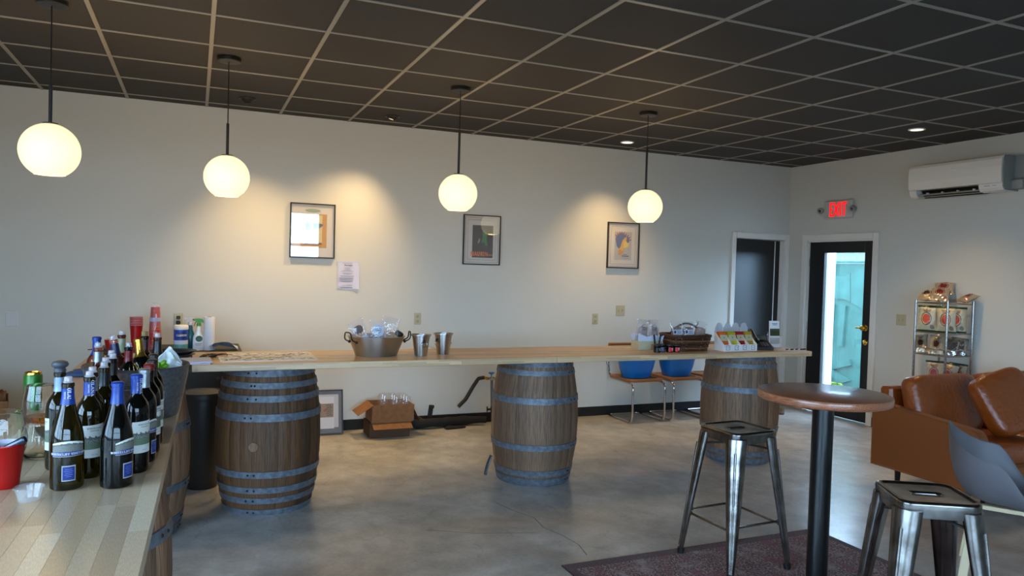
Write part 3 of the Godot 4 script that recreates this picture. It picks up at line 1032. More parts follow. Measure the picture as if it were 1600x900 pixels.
# ---------------------------------------------------------------- sofa and shell chair
func build_sofa() -> void:
	var so := thing("sofa", "tan leather sofa with low flat arms on dark tapered legs", "sofa", Vector3.ZERO)
	var x0 := 4.83
	var x1 := 6.5
	var zr := -4.12
	var zf := -3.27
	var arm := PackedVector2Array()
	# side outline in (z, y)
	for p in [[zr, 0.155], [zf - 0.06, 0.155]]: arm.append(Vector2(p[0], p[1]))
	for k in 5:
		var t := -PI / 2 + PI / 2 * k / 4
		arm.append(Vector2(zf - 0.03 + 0.03 * cos(t), 0.185 + 0.03 * sin(t)))
	for k in 7:
		var t := PI / 2 * k / 6
		arm.append(Vector2(zf - 0.09 + 0.09 * cos(t), 0.485 + 0.09 * sin(t)))
	arm.append(Vector2(zr + 0.02, 0.635))
	arm.append(Vector2(zr, 0.615))
	var b := Basis(Vector3(0, 0, 1), Vector3(0, 1, 0), Vector3(-1, 0, 0))
	for x in [x0, x1 - 0.09]:
		var s := Shape.new()
		s.prism(arm, -0.09, 0.0, b, Vector3(x, 0, 0))
		var a := obj("arm", s, M.suede, so)
		s = Shape.new()
		var pts := []
		for p in arm: pts.append(Vector3(x, p.y, p.x))
		s.tube(pts, 0.006, 6, true)
		obj("piping", s, M.suede, a)
	var s := Shape.new()
	s.box(Vector3((x0 + x1) / 2 + 0.0, 0.44, zr + 0.05), Vector3(x1 - x0 - 0.18, 0.62, 0.11), 0.02, Basis(Vector3.RIGHT, -0.1))
	obj("back", s, M.leather, so)
	s = Shape.new()
	s.box(Vector3((x0 + x1) / 2, 0.235, (zr + zf) / 2 + 0.02), Vector3(x1 - x0 - 0.185, 0.16, zf - zr - 0.06), 0.02)
	obj("seat_frame", s, M.suede, so)
	var half := (x1 - x0 - 0.19) / 4
	for k in 2:
		s = Shape.new()
		s.puff(Vector3(x0 + 0.095 + half * (1 + 2 * k), 0.385, (zr + zf) / 2 + 0.06), Vector3(half - 0.004, 0.075, 0.39), Basis(), 0.45, 0.2)
		obj("seat_cushion", s, M.leather, so)
	for k in 2:
		s = Shape.new()
		s.puff(Vector3(x0 + 0.10 + half * (1 + 2 * k) - 0.02 + 0.02 * k, 0.635, zr + 0.24), Vector3(half - 0.01, 0.225, 0.09), Basis(Vector3.RIGHT, -0.24), 0.32, 0.45)
		obj("back_cushion", s, M.leather, so)
	for p in [[x0 + 0.22, zr + 0.06], [x0 + 0.22, zf - 0.12], [x1 - 0.22, zr + 0.06], [x1 - 0.22, zf - 0.12]]:
		s = Shape.new()
		s.lathe([[0.016, 0.0], [0.018, 0.004], [0.026, 0.16]], 14, Vector3(p[0], 0, p[1]), Basis(), true, true)
		obj("leg", s, M.black, so)
	s = Shape.new()
	s.puff(Vector3.ZERO, Vector3(0.23, 0.23, 0.085), Basis(), 0.42, 0.5, 36, 20)
	var pl := tag(obj("throw_pillow", s, M.leather), "square brown leather pillow leaning tilted in the middle of the sofa", "pillow")
	pl.position = Vector3(5.50, 0.70, -3.54)
	pl.rotation = Vector3(-0.42, -0.25, 0.30)
	pl.rotation_order = EULER_ORDER_YXZ

func build_shell_chair() -> void:
	var c := thing("shell_chair", "grey moulded plastic shell chair on a pale wooden base, at the right edge", "chair", Vector3(3.97, 0.0, -2.54), 0.0)
	c.rotation.y = CHAIR_TURN
	# a bucket seat: angle from the front round to the back, then from seat middle to rim
	var face := func(u: float, v: float, off: float) -> Vector3:
		var phi := TAU * u
		var deg := absf(rad_to_deg(phi if phi < PI else phi - TAU))
		var rim_h := 0.445 + 0.215 * smoothstep(62.0, 100.0, deg) + 0.145 * smoothstep(100.0, 178.0, deg)
		var rim_r := lerpf(0.245, 0.30, smoothstep(20.0, 80.0, deg)) - 0.035 * smoothstep(120.0, 180.0, deg)
		var k := 1.0 - pow(1.0 - v, 1.75)
		var r := rim_r * k - off * v
		var h := 0.425 + (rim_h - 0.425) * pow(v, 3.4) - off
		return Vector3(r * cos(phi), h, r * sin(phi))
	var s := Shape.new()
	s.sheet(56, 22, func(u, v): return face.call(u, v, 0.0))
	s.sheet(56, 22, func(u, v): return face.call(u, v, -0.006), true)
	s.smooth()
	for k in 56:
		var u0 := k / 56.0
		var u1 := (k + 1) / 56.0
		s.quad(face.call(u1, 1.0, 0.0), face.call(u0, 1.0, 0.0), face.call(u0, 1.0, -0.006), face.call(u1, 1.0, -0.006))
	obj("shell", s, M.shell, c)
	# bentwood base: two inverted bows of flat wood joined by rails
	for x in [-0.13, 0.15]:
		s = Shape.new()
		var sp := 0.05 if x > 0 else -0.05
		var path := bend([Vector3(x + sp, 0.0, -0.25), Vector3(x, 0.385, -0.20), Vector3(x, 0.385, 0.20), Vector3(x + sp, 0.0, 0.25)], 0.07, 7)
		for i in path.size() - 1:
			var a: Vector3 = path[i]
			var bb: Vector3 = path[i + 1]
			var d := (bb - a).normalized()
			var up := Vector3.RIGHT.cross(d).normalized()
			s.box((a + bb) / 2, Vector3(0.042, 0.016, (bb - a).length() + 0.004), 0.003, Basis(up.cross(d), up, d))
		obj("leg_bow", s, M.beech, c)
	for z in [-0.12, 0.12]:
		s = Shape.new()
		s.box(Vector3(0.01, 0.40, z), Vector3(0.32, 0.022, 0.04), 0.003)
		obj("rail", s, M.beech, c)

const CHAIR_TURN := -0.977

# ---------------------------------------------------------------- cantilever chairs with tubs
func make_cane_chair(label: String, at: Vector3, turn: float) -> Node3D:
	var c := thing("cantilever_chair", label, "chair", at, turn, "tubular chairs against the back wall")
	# origin under the middle of the seat; front = +z
	var w := 0.20
	var path := []
	var side := func(x: float) -> Array:
		return [Vector3(x, 0.80, -0.30), Vector3(x, 0.55, -0.245), Vector3(x, 0.425, -0.20), Vector3(x, 0.415, 0.25), Vector3(x, 0.012, 0.25)]
	var left: Array = side.call(-w)
	var right: Array = side.call(w)
	right.reverse()
	path = left + [Vector3(-w, 0.012, -0.24), Vector3(w, 0.012, -0.24)] + right
	var s := Shape.new()
	s.tube(bend(path, 0.07, 6), 0.0115, 10)
	obj("tube_frame", s, M.chrome, c)
	s = Shape.new()
	var rr := []
	for y in [[0.428, 0.004], [0.432, 0.0], [0.452, 0.0], [0.456, 0.004]]:
		rr.append(round_rect(0.215 - y[1], 0.225 - y[1], 0.06, y[0]))
	rr.append(round_rect(0.165, 0.175, 0.04, 0.456))
	rr.append(round_rect(0.165, 0.175, 0.04, 0.428))
	rr.append(rr[0])
	s.rings(rr, false, false, 0.5)
	obj("seat_frame", s, M.wood_trim, c)
	s = Shape.new()
	s.box(Vector3(0, 0.446, 0), Vector3(0.335, 0.006, 0.355))
	obj("cane_seat", s, mat(Color(0.62, 0.47, 0.30), 0.7), c)
	var bb := Basis(Vector3.RIGHT, 0.20)
	s = Shape.new()
	for y in [-0.13, 0.13]: s.box(Vector3(0, 0.645, -0.262) + bb * Vector3(0, y, 0), Vector3(0.42, 0.045, 0.024), 0.006, bb)
	for x in [-0.19, 0.19]: s.box(Vector3(x, 0.645, -0.262), Vector3(0.04, 0.22, 0.024), 0.006, bb)
	obj("back_frame", s, M.wood_trim, c)
	s = Shape.new()
	s.box(Vector3(0, 0.645, -0.262), Vector3(0.35, 0.225, 0.006), 0.0, bb)
	obj("cane_back", s, mat(Color(0.58, 0.45, 0.34), 0.7), c)
	return c

func make_tub(label: String, at: Vector3, turn: float) -> void:
	var t := thing("plastic_tub", label, "tub", at, turn, "blue tubs on chairs")
	var s := Shape.new()
	var r := []
	for p in [[0.155, 0.105, 0.0], [0.16, 0.11, 0.004], [0.19, 0.14, 0.105], [0.208, 0.158, 0.185], [0.211, 0.161, 0.192], [0.218, 0.168, 0.196], [0.218, 0.168, 0.190], [0.222, 0.172, 0.192], [0.220, 0.170, 0.202], [0.206, 0.156, 0.2]]:
		# the rim rises at both ends into the handles
		var ring := ellipse(p[0], p[1], p[2], 40, 0.85)
		if p[2] > 0.18:
			for i in ring.size():
				var k := pow(absf(ring[i].x) / p[0], 4.0)
				ring[i].y += 0.028 * k
		r.append(ring)
	r.append(ellipse(0.186, 0.136, 0.105, 40, 0.85))
	r.append(ellipse(0.155, 0.105, 0.006, 40, 0.85))
	s.rings(r, true, true, 1.0)
	obj("body", s, M.blue_tub, t)
	for x in [-1, 1]:
		s = Shape.new()
		s.box(Vector3(x * 0.211, 0.195, 0), Vector3(0.006, 0.018, 0.075), 0.002, Basis(Vector3(0, 0, 1), -0.2 * x))
		obj("handle_slot", s, mat(Color(0.0, 0.08, 0.22), 0.5), t)

func build_chairs() -> void:
	var z := -6.735
	make_cane_chair("leftmost cane seated tubular chair, holding a blue tub", Vector3(4.365, 0, z), 0.02)
	make_cane_chair("middle cane seated tubular chair, holding the second blue tub", Vector3(4.885, 0, z - 0.02), 0.02)
	make_cane_chair("rightmost tubular chair, mostly hidden behind the right barrel", Vector3(5.40, 0, z - 0.02), 0.02)
	make_tub("blue plastic tub on the leftmost tubular chair", Vector3(4.345, 0.4565, z + 0.03), 0.05)
	make_tub("blue plastic tub with white paper inside, on the middle tubular chair", Vector3(4.875, 0.4565, z + 0.01), 0.05)
	var s := Shape.new()
	s.box(Vector3.ZERO, Vector3(0.18, 0.10, 0.004), 0.0)
	var p := tag(obj("paper_sheet", s, M.paper), "white paper standing inside the second blue tub", "paper")
	p.position = Vector3(4.86, 0.615, z + 0.02)
	p.rotation = Vector3(-0.5, 0.1, 0)

# ---------------------------------------------------------------- lamps
func build_lamps() -> void:
	var spec := [
		[-0.709, -4.542, 2.46, "leftmost and nearest of the four globe pendant lamps"],
		[0.182, -5.237, 2.47, "second globe pendant from the left, hanging above the dark barrel"],
		[1.786, -5.237, 2.58, "third globe pendant from the left, hanging left of the dark poster"],
		[3.435, -5.25, 2.60, "rightmost globe pendant, overlapping the right framed print"]]
	var r := 0.143
	for p in spec:
		var y := 2.118
		var t := thing("pendant_lamp", p[3], "lamp", Vector3(p[0], 0, p[1]), 0.0, "white globe pendants over the bar")
		var s := Shape.new()
		s.lathe([[0.001, TOP - 0.024], [0.071, TOP - 0.024], [0.075, TOP - 0.02], [0.075, TOP], [0.001, TOP]], 32)
		obj("canopy", s, M.black, t)
		s = Shape.new()
		s.tube([Vector3(0, p[2], 0), Vector3(0, TOP - 0.02, 0)], 0.0035, 8)
		obj("cord", s, M.black, t)
		s = Shape.new()
		s.tube([Vector3(0, y + r + 0.004, 0), Vector3(0, p[2], 0)], 0.009, 12)
		obj("rod", s, M.black, t)
		s = Shape.new()
		s.lathe([[0.001, y + r - 0.006], [0.036, y + r - 0.006], [0.036, y + r + 0.002], [0.012, y + r + 0.006], [0.001, y + r + 0.006]], 24)
		obj("fitter", s, M.black, t)
		s = Shape.new()
		var pr := []
		for k in 25:
			var a := lerpf(-1.05, 1.32, k / 24.0)
			pr.append([r * cos(a), y + r * sin(a)])
		s.lathe(pr, 40)
		obj("globe_shade", s, M.globe, t)
		s = Shape.new()
		s.lathe([[0.001, y + r * sin(-1.05) + 0.003], [r * cos(-1.05) - 0.002, y + r * sin(-1.05) + 0.003]], 32)
		obj("lower_opening", s, M.globe_low, t)
		var l := OmniLight3D.new()
		l.name = "globe_light"
		l.position = Vector3(0, y, 0)
		l.light_color = Color(1.0, 0.83, 0.56)
		l.light_energy = GLOBE_E
		l.light_size = 0.13
		l.omni_range = 20.0
		l.omni_attenuation = 2.0
		l.shadow_enabled = true
		t.add_child(l)

func downlight(at: Vector3, lit: float, aim: Vector3, label: String, eyeball: bool, spread := 50.0) -> void:
	var t := thing("recessed_light", label, "ceiling light", at, 0.0)
	var s := Shape.new()
	s.lathe([[0.055, 0.006], [0.052, -0.001], [0.056, -0.005], [0.068, -0.004], [0.070, 0.001], [0.066, 0.006]], 32)
	obj("trim_ring", s, M.black if eyeball else M.white, t)
	if eyeball:
		s = Shape.new()
		var b := Basis(Quaternion(Vector3.DOWN, aim.normalized()))
		var pr := []
		for k in 10: pr.append([0.052 * sin(0.65 + (PI / 2 - 0.65) * k / 9.0), -0.052 * cos(0.65 + (PI / 2 - 0.65) * k / 9.0)])
		s.lathe(pr, 28, Vector3(0, 0.012, 0), b)
		obj("eyeball", s, M.black, t)
		s = Shape.new()
		s.lathe([[0.001, -0.033], [0.031, -0.033], [0.031, -0.028], [0.001, -0.028]], 24, Vector3(0, 0.012, 0), b)
		obj("lens", s, lamp_mat(Color(1.0, 0.90, 0.72), 7.0), t)
	else:
		s = Shape.new()
		s.lathe([[0.001, -0.0015], [0.0525, -0.0015], [0.0525, 0.003], [0.001, 0.003]], 32)
		obj("lens", s, lamp_mat(Color(1.0, 0.95, 0.85), 7.0), t)
	var l := SpotLight3D.new()
	l.name = "downlight_beam"
	l.light_color = Color(1.0, 0.84, 0.60)
	l.light_energy = lit
	l.light_size = 0.03
	l.spot_range = 20.0
	l.spot_attenuation = 2.0
	l.spot_angle = spread
	l.spot_angle_attenuation = 1.0
	l.shadow_enabled = true
	t.add_child(l)
	l.position = aim.normalized() * 0.045 if eyeball else Vector3(0, -0.012, 0)
	l.look_at_from_position(at + l.position, at + l.position + aim, Vector3.FORWARD if absf(aim.normalized().y) > 0.99 else Vector3.UP)

func build_downlights() -> void:
	downlight(Vector3(0.368, TOP, -6.46), SPOT_E * 0.9, Vector3(0.1, -1.0, -0.06), "dark eyeball downlight above the left framed print", true, 45)
	downlight(Vector3(1.596, TOP, -6.54), SPOT_E, Vector3(-0.3, -1.0, -0.06), "eyeball downlight with a bright sliver, between the second and third pendants", true, 45)
	downlight(Vector3(4.037, TOP, -6.54), SPOT_E, Vector3(0, -1, 0), "lit round downlight near the back wall, left of the rightmost pendant", false, 48)
	downlight(Vector3(5.80, TOP, -4.62), SPOT_E * 0.8, Vector3(0, -1, 0), "lit round downlight in front of the air conditioner", false, 48)

# ---------------------------------------------------------------- wall things
func frame_picture(label: String, at: Vector3, w: float, h: float, art: Callable, parent_rot := Vector3.ZERO, bar := 0.010, mat_in := 0.0) -> Node3D:
	var t := thing("framed_print", label, "picture", at, 0.0)
	t.rotation = parent_rot
	for e in [[0, h / 2 - bar / 2, w, bar], [0, -h / 2 + bar / 2, w, bar], [-w / 2 + bar / 2, 0, bar, h - 2 * bar], [w / 2 - bar / 2, 0, bar, h - 2 * bar]]:
		var s := Shape.new()
		s.box(Vector3(e[0], e[1], 0.012), Vector3(e[2], e[3], 0.024), 0.0015)
		obj("frame_bar", s, M.black, t)
	var s := Shape.new()
	s.box(Vector3(0, 0, 0.006), Vector3(w - bar, h - bar, 0.004))
	obj("mat_board", s, mat(Color(0.80, 0.79, 0.77), 0.8), t)
	if mat_in > 0.0:
		for k in [[mat_in * 0.5, 0.0095], [mat_in, 0.0085]]:
			s = Shape.new()
			var iw: float = w / 2 - k[0]
			var ih: float = h / 2 - k[0]
			for e in [[0, ih, iw * 2, 0.003], [0, -ih, iw * 2, 0.003], [iw, 0, 0.003, ih * 2], [-iw, 0, 0.003, ih * 2]]:
				s.box(Vector3(e[0], e[1], k[1]), Vector3(e[2] + 0.003, e[3] + 0.003, 0.004))
			obj("mat_bevel", s, mat(Color(0.66, 0.65, 0.64), 0.8), t)
	art.call(t)
	s = Shape.new()
	s.box(Vector3(0, 0, 0.0185), Vector3(w - 2 * bar, h - 2 * bar, 0.003))
	obj("glazing", s, M.glass, t)
	return t

func blob(c: Vector2, rx: float, ry: float, n := 24, wob := 0.0, turn := 0.0) -> PackedVector2Array:
	var out := PackedVector2Array()
	for i in n:
		var a := TAU * i / n
		var k := 1.0 + wob * sin(a * 3.0 + 1.3) + wob * 0.6 * sin(a * 5.0)
		out.append(c + Vector2(rx * cos(a) * k, ry * sin(a) * k).rotated(turn))
	return out

func plate(parent: Node, called: String, poly: PackedVector2Array, z: float, c: Color) -> void:
	var s := Shape.new()
	s.prism(poly, z - 0.0006, z)
	obj(called, s, mat(c, 0.7), parent)

func rect(cx: float, cy: float, w: float, h: float) -> PackedVector2Array:
	return PackedVector2Array([Vector2(cx - w / 2, cy - h / 2), Vector2(cx + w / 2, cy - h / 2), Vector2(cx + w / 2, cy + h / 2), Vector2(cx - w / 2, cy + h / 2)])

func flat_text(parent: Node, txt: String, height: float, at: Vector3, m: Material, font: Font, turn := 0.0, squeeze := 1.0) -> void:
	var s := Shape.new()
	s.text(txt, height, func(x, y): return at + Vector3(x * squeeze * cos(turn) - y * sin(turn), x * squeeze * sin(turn) + y * cos(turn), 0), font)
	obj("lettering", s, m, parent)

func build_pictures() -> void:
	var z := BACK + 0.002
	# left print: ochre landscape under reflecting glass (plain stand-in)
	frame_picture("framed ochre landscape print at the left, its glass full of window reflections", Vector3(0.987, 1.865, z), 0.405, 0.50, func(t):
		var p := 0.009
		plate(t, "print", rect(0.01, 0.0, 0.235, 0.31), p, Color(0.72, 0.50, 0.12))
		plate(t, "print", rect(-0.005, 0.02, 0.18, 0.25), p + 0.001, Color(0.80, 0.74, 0.52))
		plate(t, "print", blob(Vector2(-0.045, 0.04), 0.025, 0.05, 16, 0.2), p + 0.002, Color(0.30, 0.22, 0.24))
		plate(t, "print", blob(Vector2(0.04, 0.05), 0.045, 0.03, 16, 0.2), p + 0.002, Color(0.25, 0.30, 0.38))
		plate(t, "print", blob(Vector2(-0.01, -0.045), 0.07, 0.025, 16, 0.2), p + 0.002, Color(0.72, 0.62, 0.22))
		plate(t, "print", blob(Vector2(0.05, -0.05), 0.025, 0.025, 12, 0.2), p + 0.003, Color(0.80, 0.76, 0.60))
		plate(t, "print", rect(0, -0.118, 0.17, 0.012), p + 0.003, Color(0.32, 0.20, 0.15))
		plate(t, "print", blob(Vector2(0.0, 0.185), 0.07, 0.016, 24), p, Color(0.50, 0.62, 0.55)))
	frame_picture("framed dark poster with a green shape and orange lettering, middle of the wall", Vector3(2.65, 1.85, z), 0.40, 0.50, func(t):
		var p := 0.010
		plate(t, "print", rect(0.01, -0.015, 0.222, 0.325), p, Color(0.045, 0.035, 0.03))
		plate(t, "print", PackedVector2Array([Vector2(0.03, 0.10), Vector2(0.055, 0.06), Vector2(0.05, 0.01), Vector2(0.065, -0.05), Vector2(0.045, -0.06), Vector2(0.02, -0.02), Vector2(-0.005, -0.03), Vector2(0.01, 0.04), Vector2(0.005, 0.085)]), p + 0.001, Color(0.12, 0.46, 0.17))
		plate(t, "print", blob(Vector2(-0.03, -0.01), 0.010, 0.028, 12, 0.0, -0.3), p + 0.001, Color(0.55, 0.50, 0.36))
		flat_text(t, "MAURIN", 0.044, Vector3(-0.026, -0.140, p + 0.002), mat(Color(0.92, 0.45, 0.16), 0.7), bold, 0.0, 0.78)
		flat_text(t, "QUINA", 0.020, Vector3(0.085, -0.150, p + 0.002), mat(Color(0.88, 0.43, 0.17), 0.7), bold, 0.0, 0.88), Vector3.ZERO, 0.010, 0.05)
	frame_picture("framed pale poster with blue and yellow shapes, behind the rightmost pendant", Vector3(4.305, 1.86, z), 0.40, 0.50, func(t):
		var p := 0.010
		plate(t, "print", rect(0.0, -0.005, 0.215, 0.31), p, Color(0.66, 0.66, 0.68))
		plate(t, "print", blob(Vector2(-0.015, 0.05), 0.085, 0.085, 24, 0.06), p + 0.001, Color(0.10, 0.27, 0.55))
		plate(t, "print", blob(Vector2(0.0, 0.0), 0.032, 0.095, 24, 0.16, -0.45), p + 0.002, Color(0.80, 0.62, 0.14))
		plate(t, "print", blob(Vector2(0.035, 0.01), 0.035, 0.035, 16, 0.16), p + 0.0025, Color(0.86, 0.74, 0.34))
		plate(t, "print", blob(Vector2(-0.03, -0.075), 0.03, 0.028, 16, 0.2), p + 0.0025, Color(0.72, 0.48, 0.10))
		for k in 9:
			var a := 2.3 - 0.24 * k
			var c := Vector2(-0.02 + 0.115 * cos(a), 0.02 + 0.115 * sin(a))
			var q := rect(0, 0, 0.012, 0.028)
			for i in 4: q[i] = c + q[i].rotated(a - PI / 2)
			plate(t, "print", q, p + 0.003, Color(0.58, 0.07, 0.20))
		plate(t, "print", rect(0.03, -0.098, 0.05, 0.006), p + 0.001, Color(0.25, 0.25, 0.27))
		plate(t, "print", rect(0.03, -0.115, 0.09, 0.010), p + 0.001, Color(0.08, 0.08, 0.09))
		plate(t, "print", rect(0.03, -0.135, 0.08, 0.004), p + 0.001, Color(0.35, 0.35, 0.37)), Vector3.ZERO, 0.010, 0.045)
	# the print leaning on the floor beside the barrel
	frame_picture("framed print standing on the floor, leaning on the wall beside the dark barrel", Vector3(1.12, 0.203, BACK + 0.115), 0.32, 0.405, func(t):
		var p := 0.010
		plate(t, "backing", rect(0, 0, 0.30, 0.385), 0.0088, Color(0.30, 0.32, 0.36))
		plate(t, "mount", rect(0.005, 0.01, 0.23, 0.30), p, Color(0.78, 0.78, 0.80))
		plate(t, "mount", rect(-0.02, -0.005, 0.2, 0.29), p + 0.001, Color(0.88, 0.88, 0.90))
		plate(t, "print", rect(0.01, 0.015, 0.13, 0.125), p + 0.002, Color(0.55, 0.42, 0.26))
		plate(t, "print", PackedVector2Array([Vector2(-0.02, 0.015), Vector2(0.025, 0.05), Vector2(0.018, 0.025), Vector2(-0.005, 0.0)]), p + 0.003, Color(0.55, 0.10, 0.08))
		for k in 6: plate(t, "print", rect(0.03 + 0.007 * (k % 2), 0.062 - 0.018 * k, 0.05, 0.009), p + 0.003, Color(0.20, 0.14, 0.10)), Vector3(-0.16, 0, 0), 0.012)
	# notice
	var n := thing("notice_sheet", "white printed notice taped to the wall below the left framed print", "notice", Vector3(1.323, 1.465, z))
	var s := Shape.new()
	s.sheet(6, 8, func(u, v): return Vector3((u - 0.5) * 0.205, (v - 0.5) * 0.262, 0.003 + 0.012 * pow(u, 6.0) * (1.0 - v)))
	s.sheet(6, 8, func(u, v): return Vector3((u - 0.5) * 0.205, (v - 0.5) * 0.262, 0.0024 + 0.012 * pow(u, 6.0) * (1.0 - v)), true)
	obj("sheet", s, mat(Color(0.80, 0.81, 0.90), 0.8), n)
	flat_text(n, "Permit", 0.017, Vector3(0.0, 0.093, 0.0045), M.ink, serif)
	s = Shape.new()
	rng.seed = 3
	for k in [[0.112, 0.09], [0.068, 0.06], [0.057, 0.04], [0.047, 0.07], [0.037, 0.11], [0.018, 0.10], [0.010, 0.07], [-0.006, 0.13], [-0.014, 0.12], [-0.026, 0.17], [-0.033, 0.16], [-0.041, 0.17], [-0.049, 0.15], [-0.057, 0.17], [-0.064, 0.10], [-0.098, 0.09], [-0.112, 0.14], [-0.118, 0.12]]:
		s.box(Vector3(-0.01 if k[1] < 0.15 else 0.0, k[0], 0.0042), Vector3(k[1], 0.0024, 0.0004))
	s.tube([Vector3(-0.01, -0.095, 0.0046), Vector3(0.0, -0.082, 0.0046), Vector3(0.008, -0.097, 0.0046), Vector3(0.018, -0.083, 0.0046), Vector3(0.03, -0.095, 0.0046), Vector3(0.045, -0.086, 0.0046)], 0.0008, 5)
	obj("print", s, M.ink_grey, n)
	for b in [[0, 0.124, 0.19, 0.001], [0, -0.124, 0.19, 0.001], [-0.095, 0, 0.001, 0.248], [0.093, 0, 0.001, 0.248]]:
		s = Shape.new()
		s.box(Vector3(b[0], b[1], 0.0042), Vector3(b[2], b[3], 0.0004))
		obj("border_line", s, M.ink_grey, n)

func wall_plate(label: String, at: Vector3, turn: float, kind: String, c := Color(0.70, 0.67, 0.55), w := 0.07) -> Node3D:
	var t := thing("wall_plate", label, "outlet" if kind == "outlet" else "switch", at, turn)
	var s := Shape.new()
	s.box(Vector3(0, 0, 0.003), Vector3(w, 0.115, 0.006), 0.003)
	obj("cover", s, mat(c, 0.4), t)
	if kind == "outlet":
		for y in [0.024, -0.024]:
			s = Shape.new()
			s.box(Vector3(0, y, 0.007), Vector3(0.034, 0.029, 0.003), 0.003)
			var f := obj("socket", s, mat(c * 0.93, 0.4), t)
			s = Shape.new()
			for x in [-0.007, 0.007]: s.box(Vector3(x, y + 0.003, 0.0086), Vector3(0.002, 0.009, 0.001))
			s.box(Vector3(0, y - 0.009, 0.0086), Vector3(0.005, 0.005, 0.001))
			obj("slot", s, M.ink, f)
	elif kind == "switch":
		for x in [-0.023, 0.023]:
			s = Shape.new()
			s.box(Vector3(x, 0, 0.006), Vector3(0.011, 0.025, 0.003), 0.001)
			s.box(Vector3(x, 0.004, 0.012), Vector3(0.007, 0.008, 0.012), 0.001, Basis(Vector3.RIGHT, -0.4))
			obj("toggle", s, mat(c * 0.9, 0.4), t)
	return t

func build_plates() -> void:
	wall_plate("almond outlet on the wall above the two small steel buckets", Vector3(2.005, 1.055, BACK), 0, "outlet")
	wall_plate("almond outlet on the wall, lower left of the double switch", Vector3(3.99, 1.055, BACK), 0, "outlet")
	wall_plate("almond double switch on the back wall below the right framed print", Vector3(4.303, 1.145, BACK), 0, "switch", Color(0.70, 0.67, 0.55), 0.115)
	wall_plate("blank white cover plate at the far left of the back wall", Vector3(-1.34, 1.05, BACK), 0, "blank", Color(0.80, 0.79, 0.79), 0.085)
	var o := wall_plate("ivory outlet with a black plug, above the white wipes canister", Vector3(-0.125, 1.045, BACK), 0, "outlet")
	var t := thing("power_plug", "black plug with its cord in the outlet above the wipes canister", "plug", Vector3(-0.125, 1.045, BACK + 0.008))
	var s := Shape.new()
	s.box(Vector3(0, 0.022, 0.014), Vector3(0.03, 0.03, 0.026), 0.006)
	s.box(Vector3(0, -0.022, 0.012), Vector3(0.036, 0.034, 0.022), 0.008)
	obj("plug_body", s, M.black, t)
	s = Shape.new()
	s.tube(bend([Vector3(0, -0.022, 0.022), Vector3(0, -0.03, 0.05), Vector3(0.03, -0.10, 0.04), Vector3(0.02, -0.2, 0.02)], 0.02), 0.003, 6)
	obj("cord", s, M.black, t)
	wall_plate("almond double switch on the right wall beside the exit door", Vector3(RIGHT, 1.165, -5.39), -PI / 2, "switch", Color(0.70, 0.67, 0.55), 0.115)

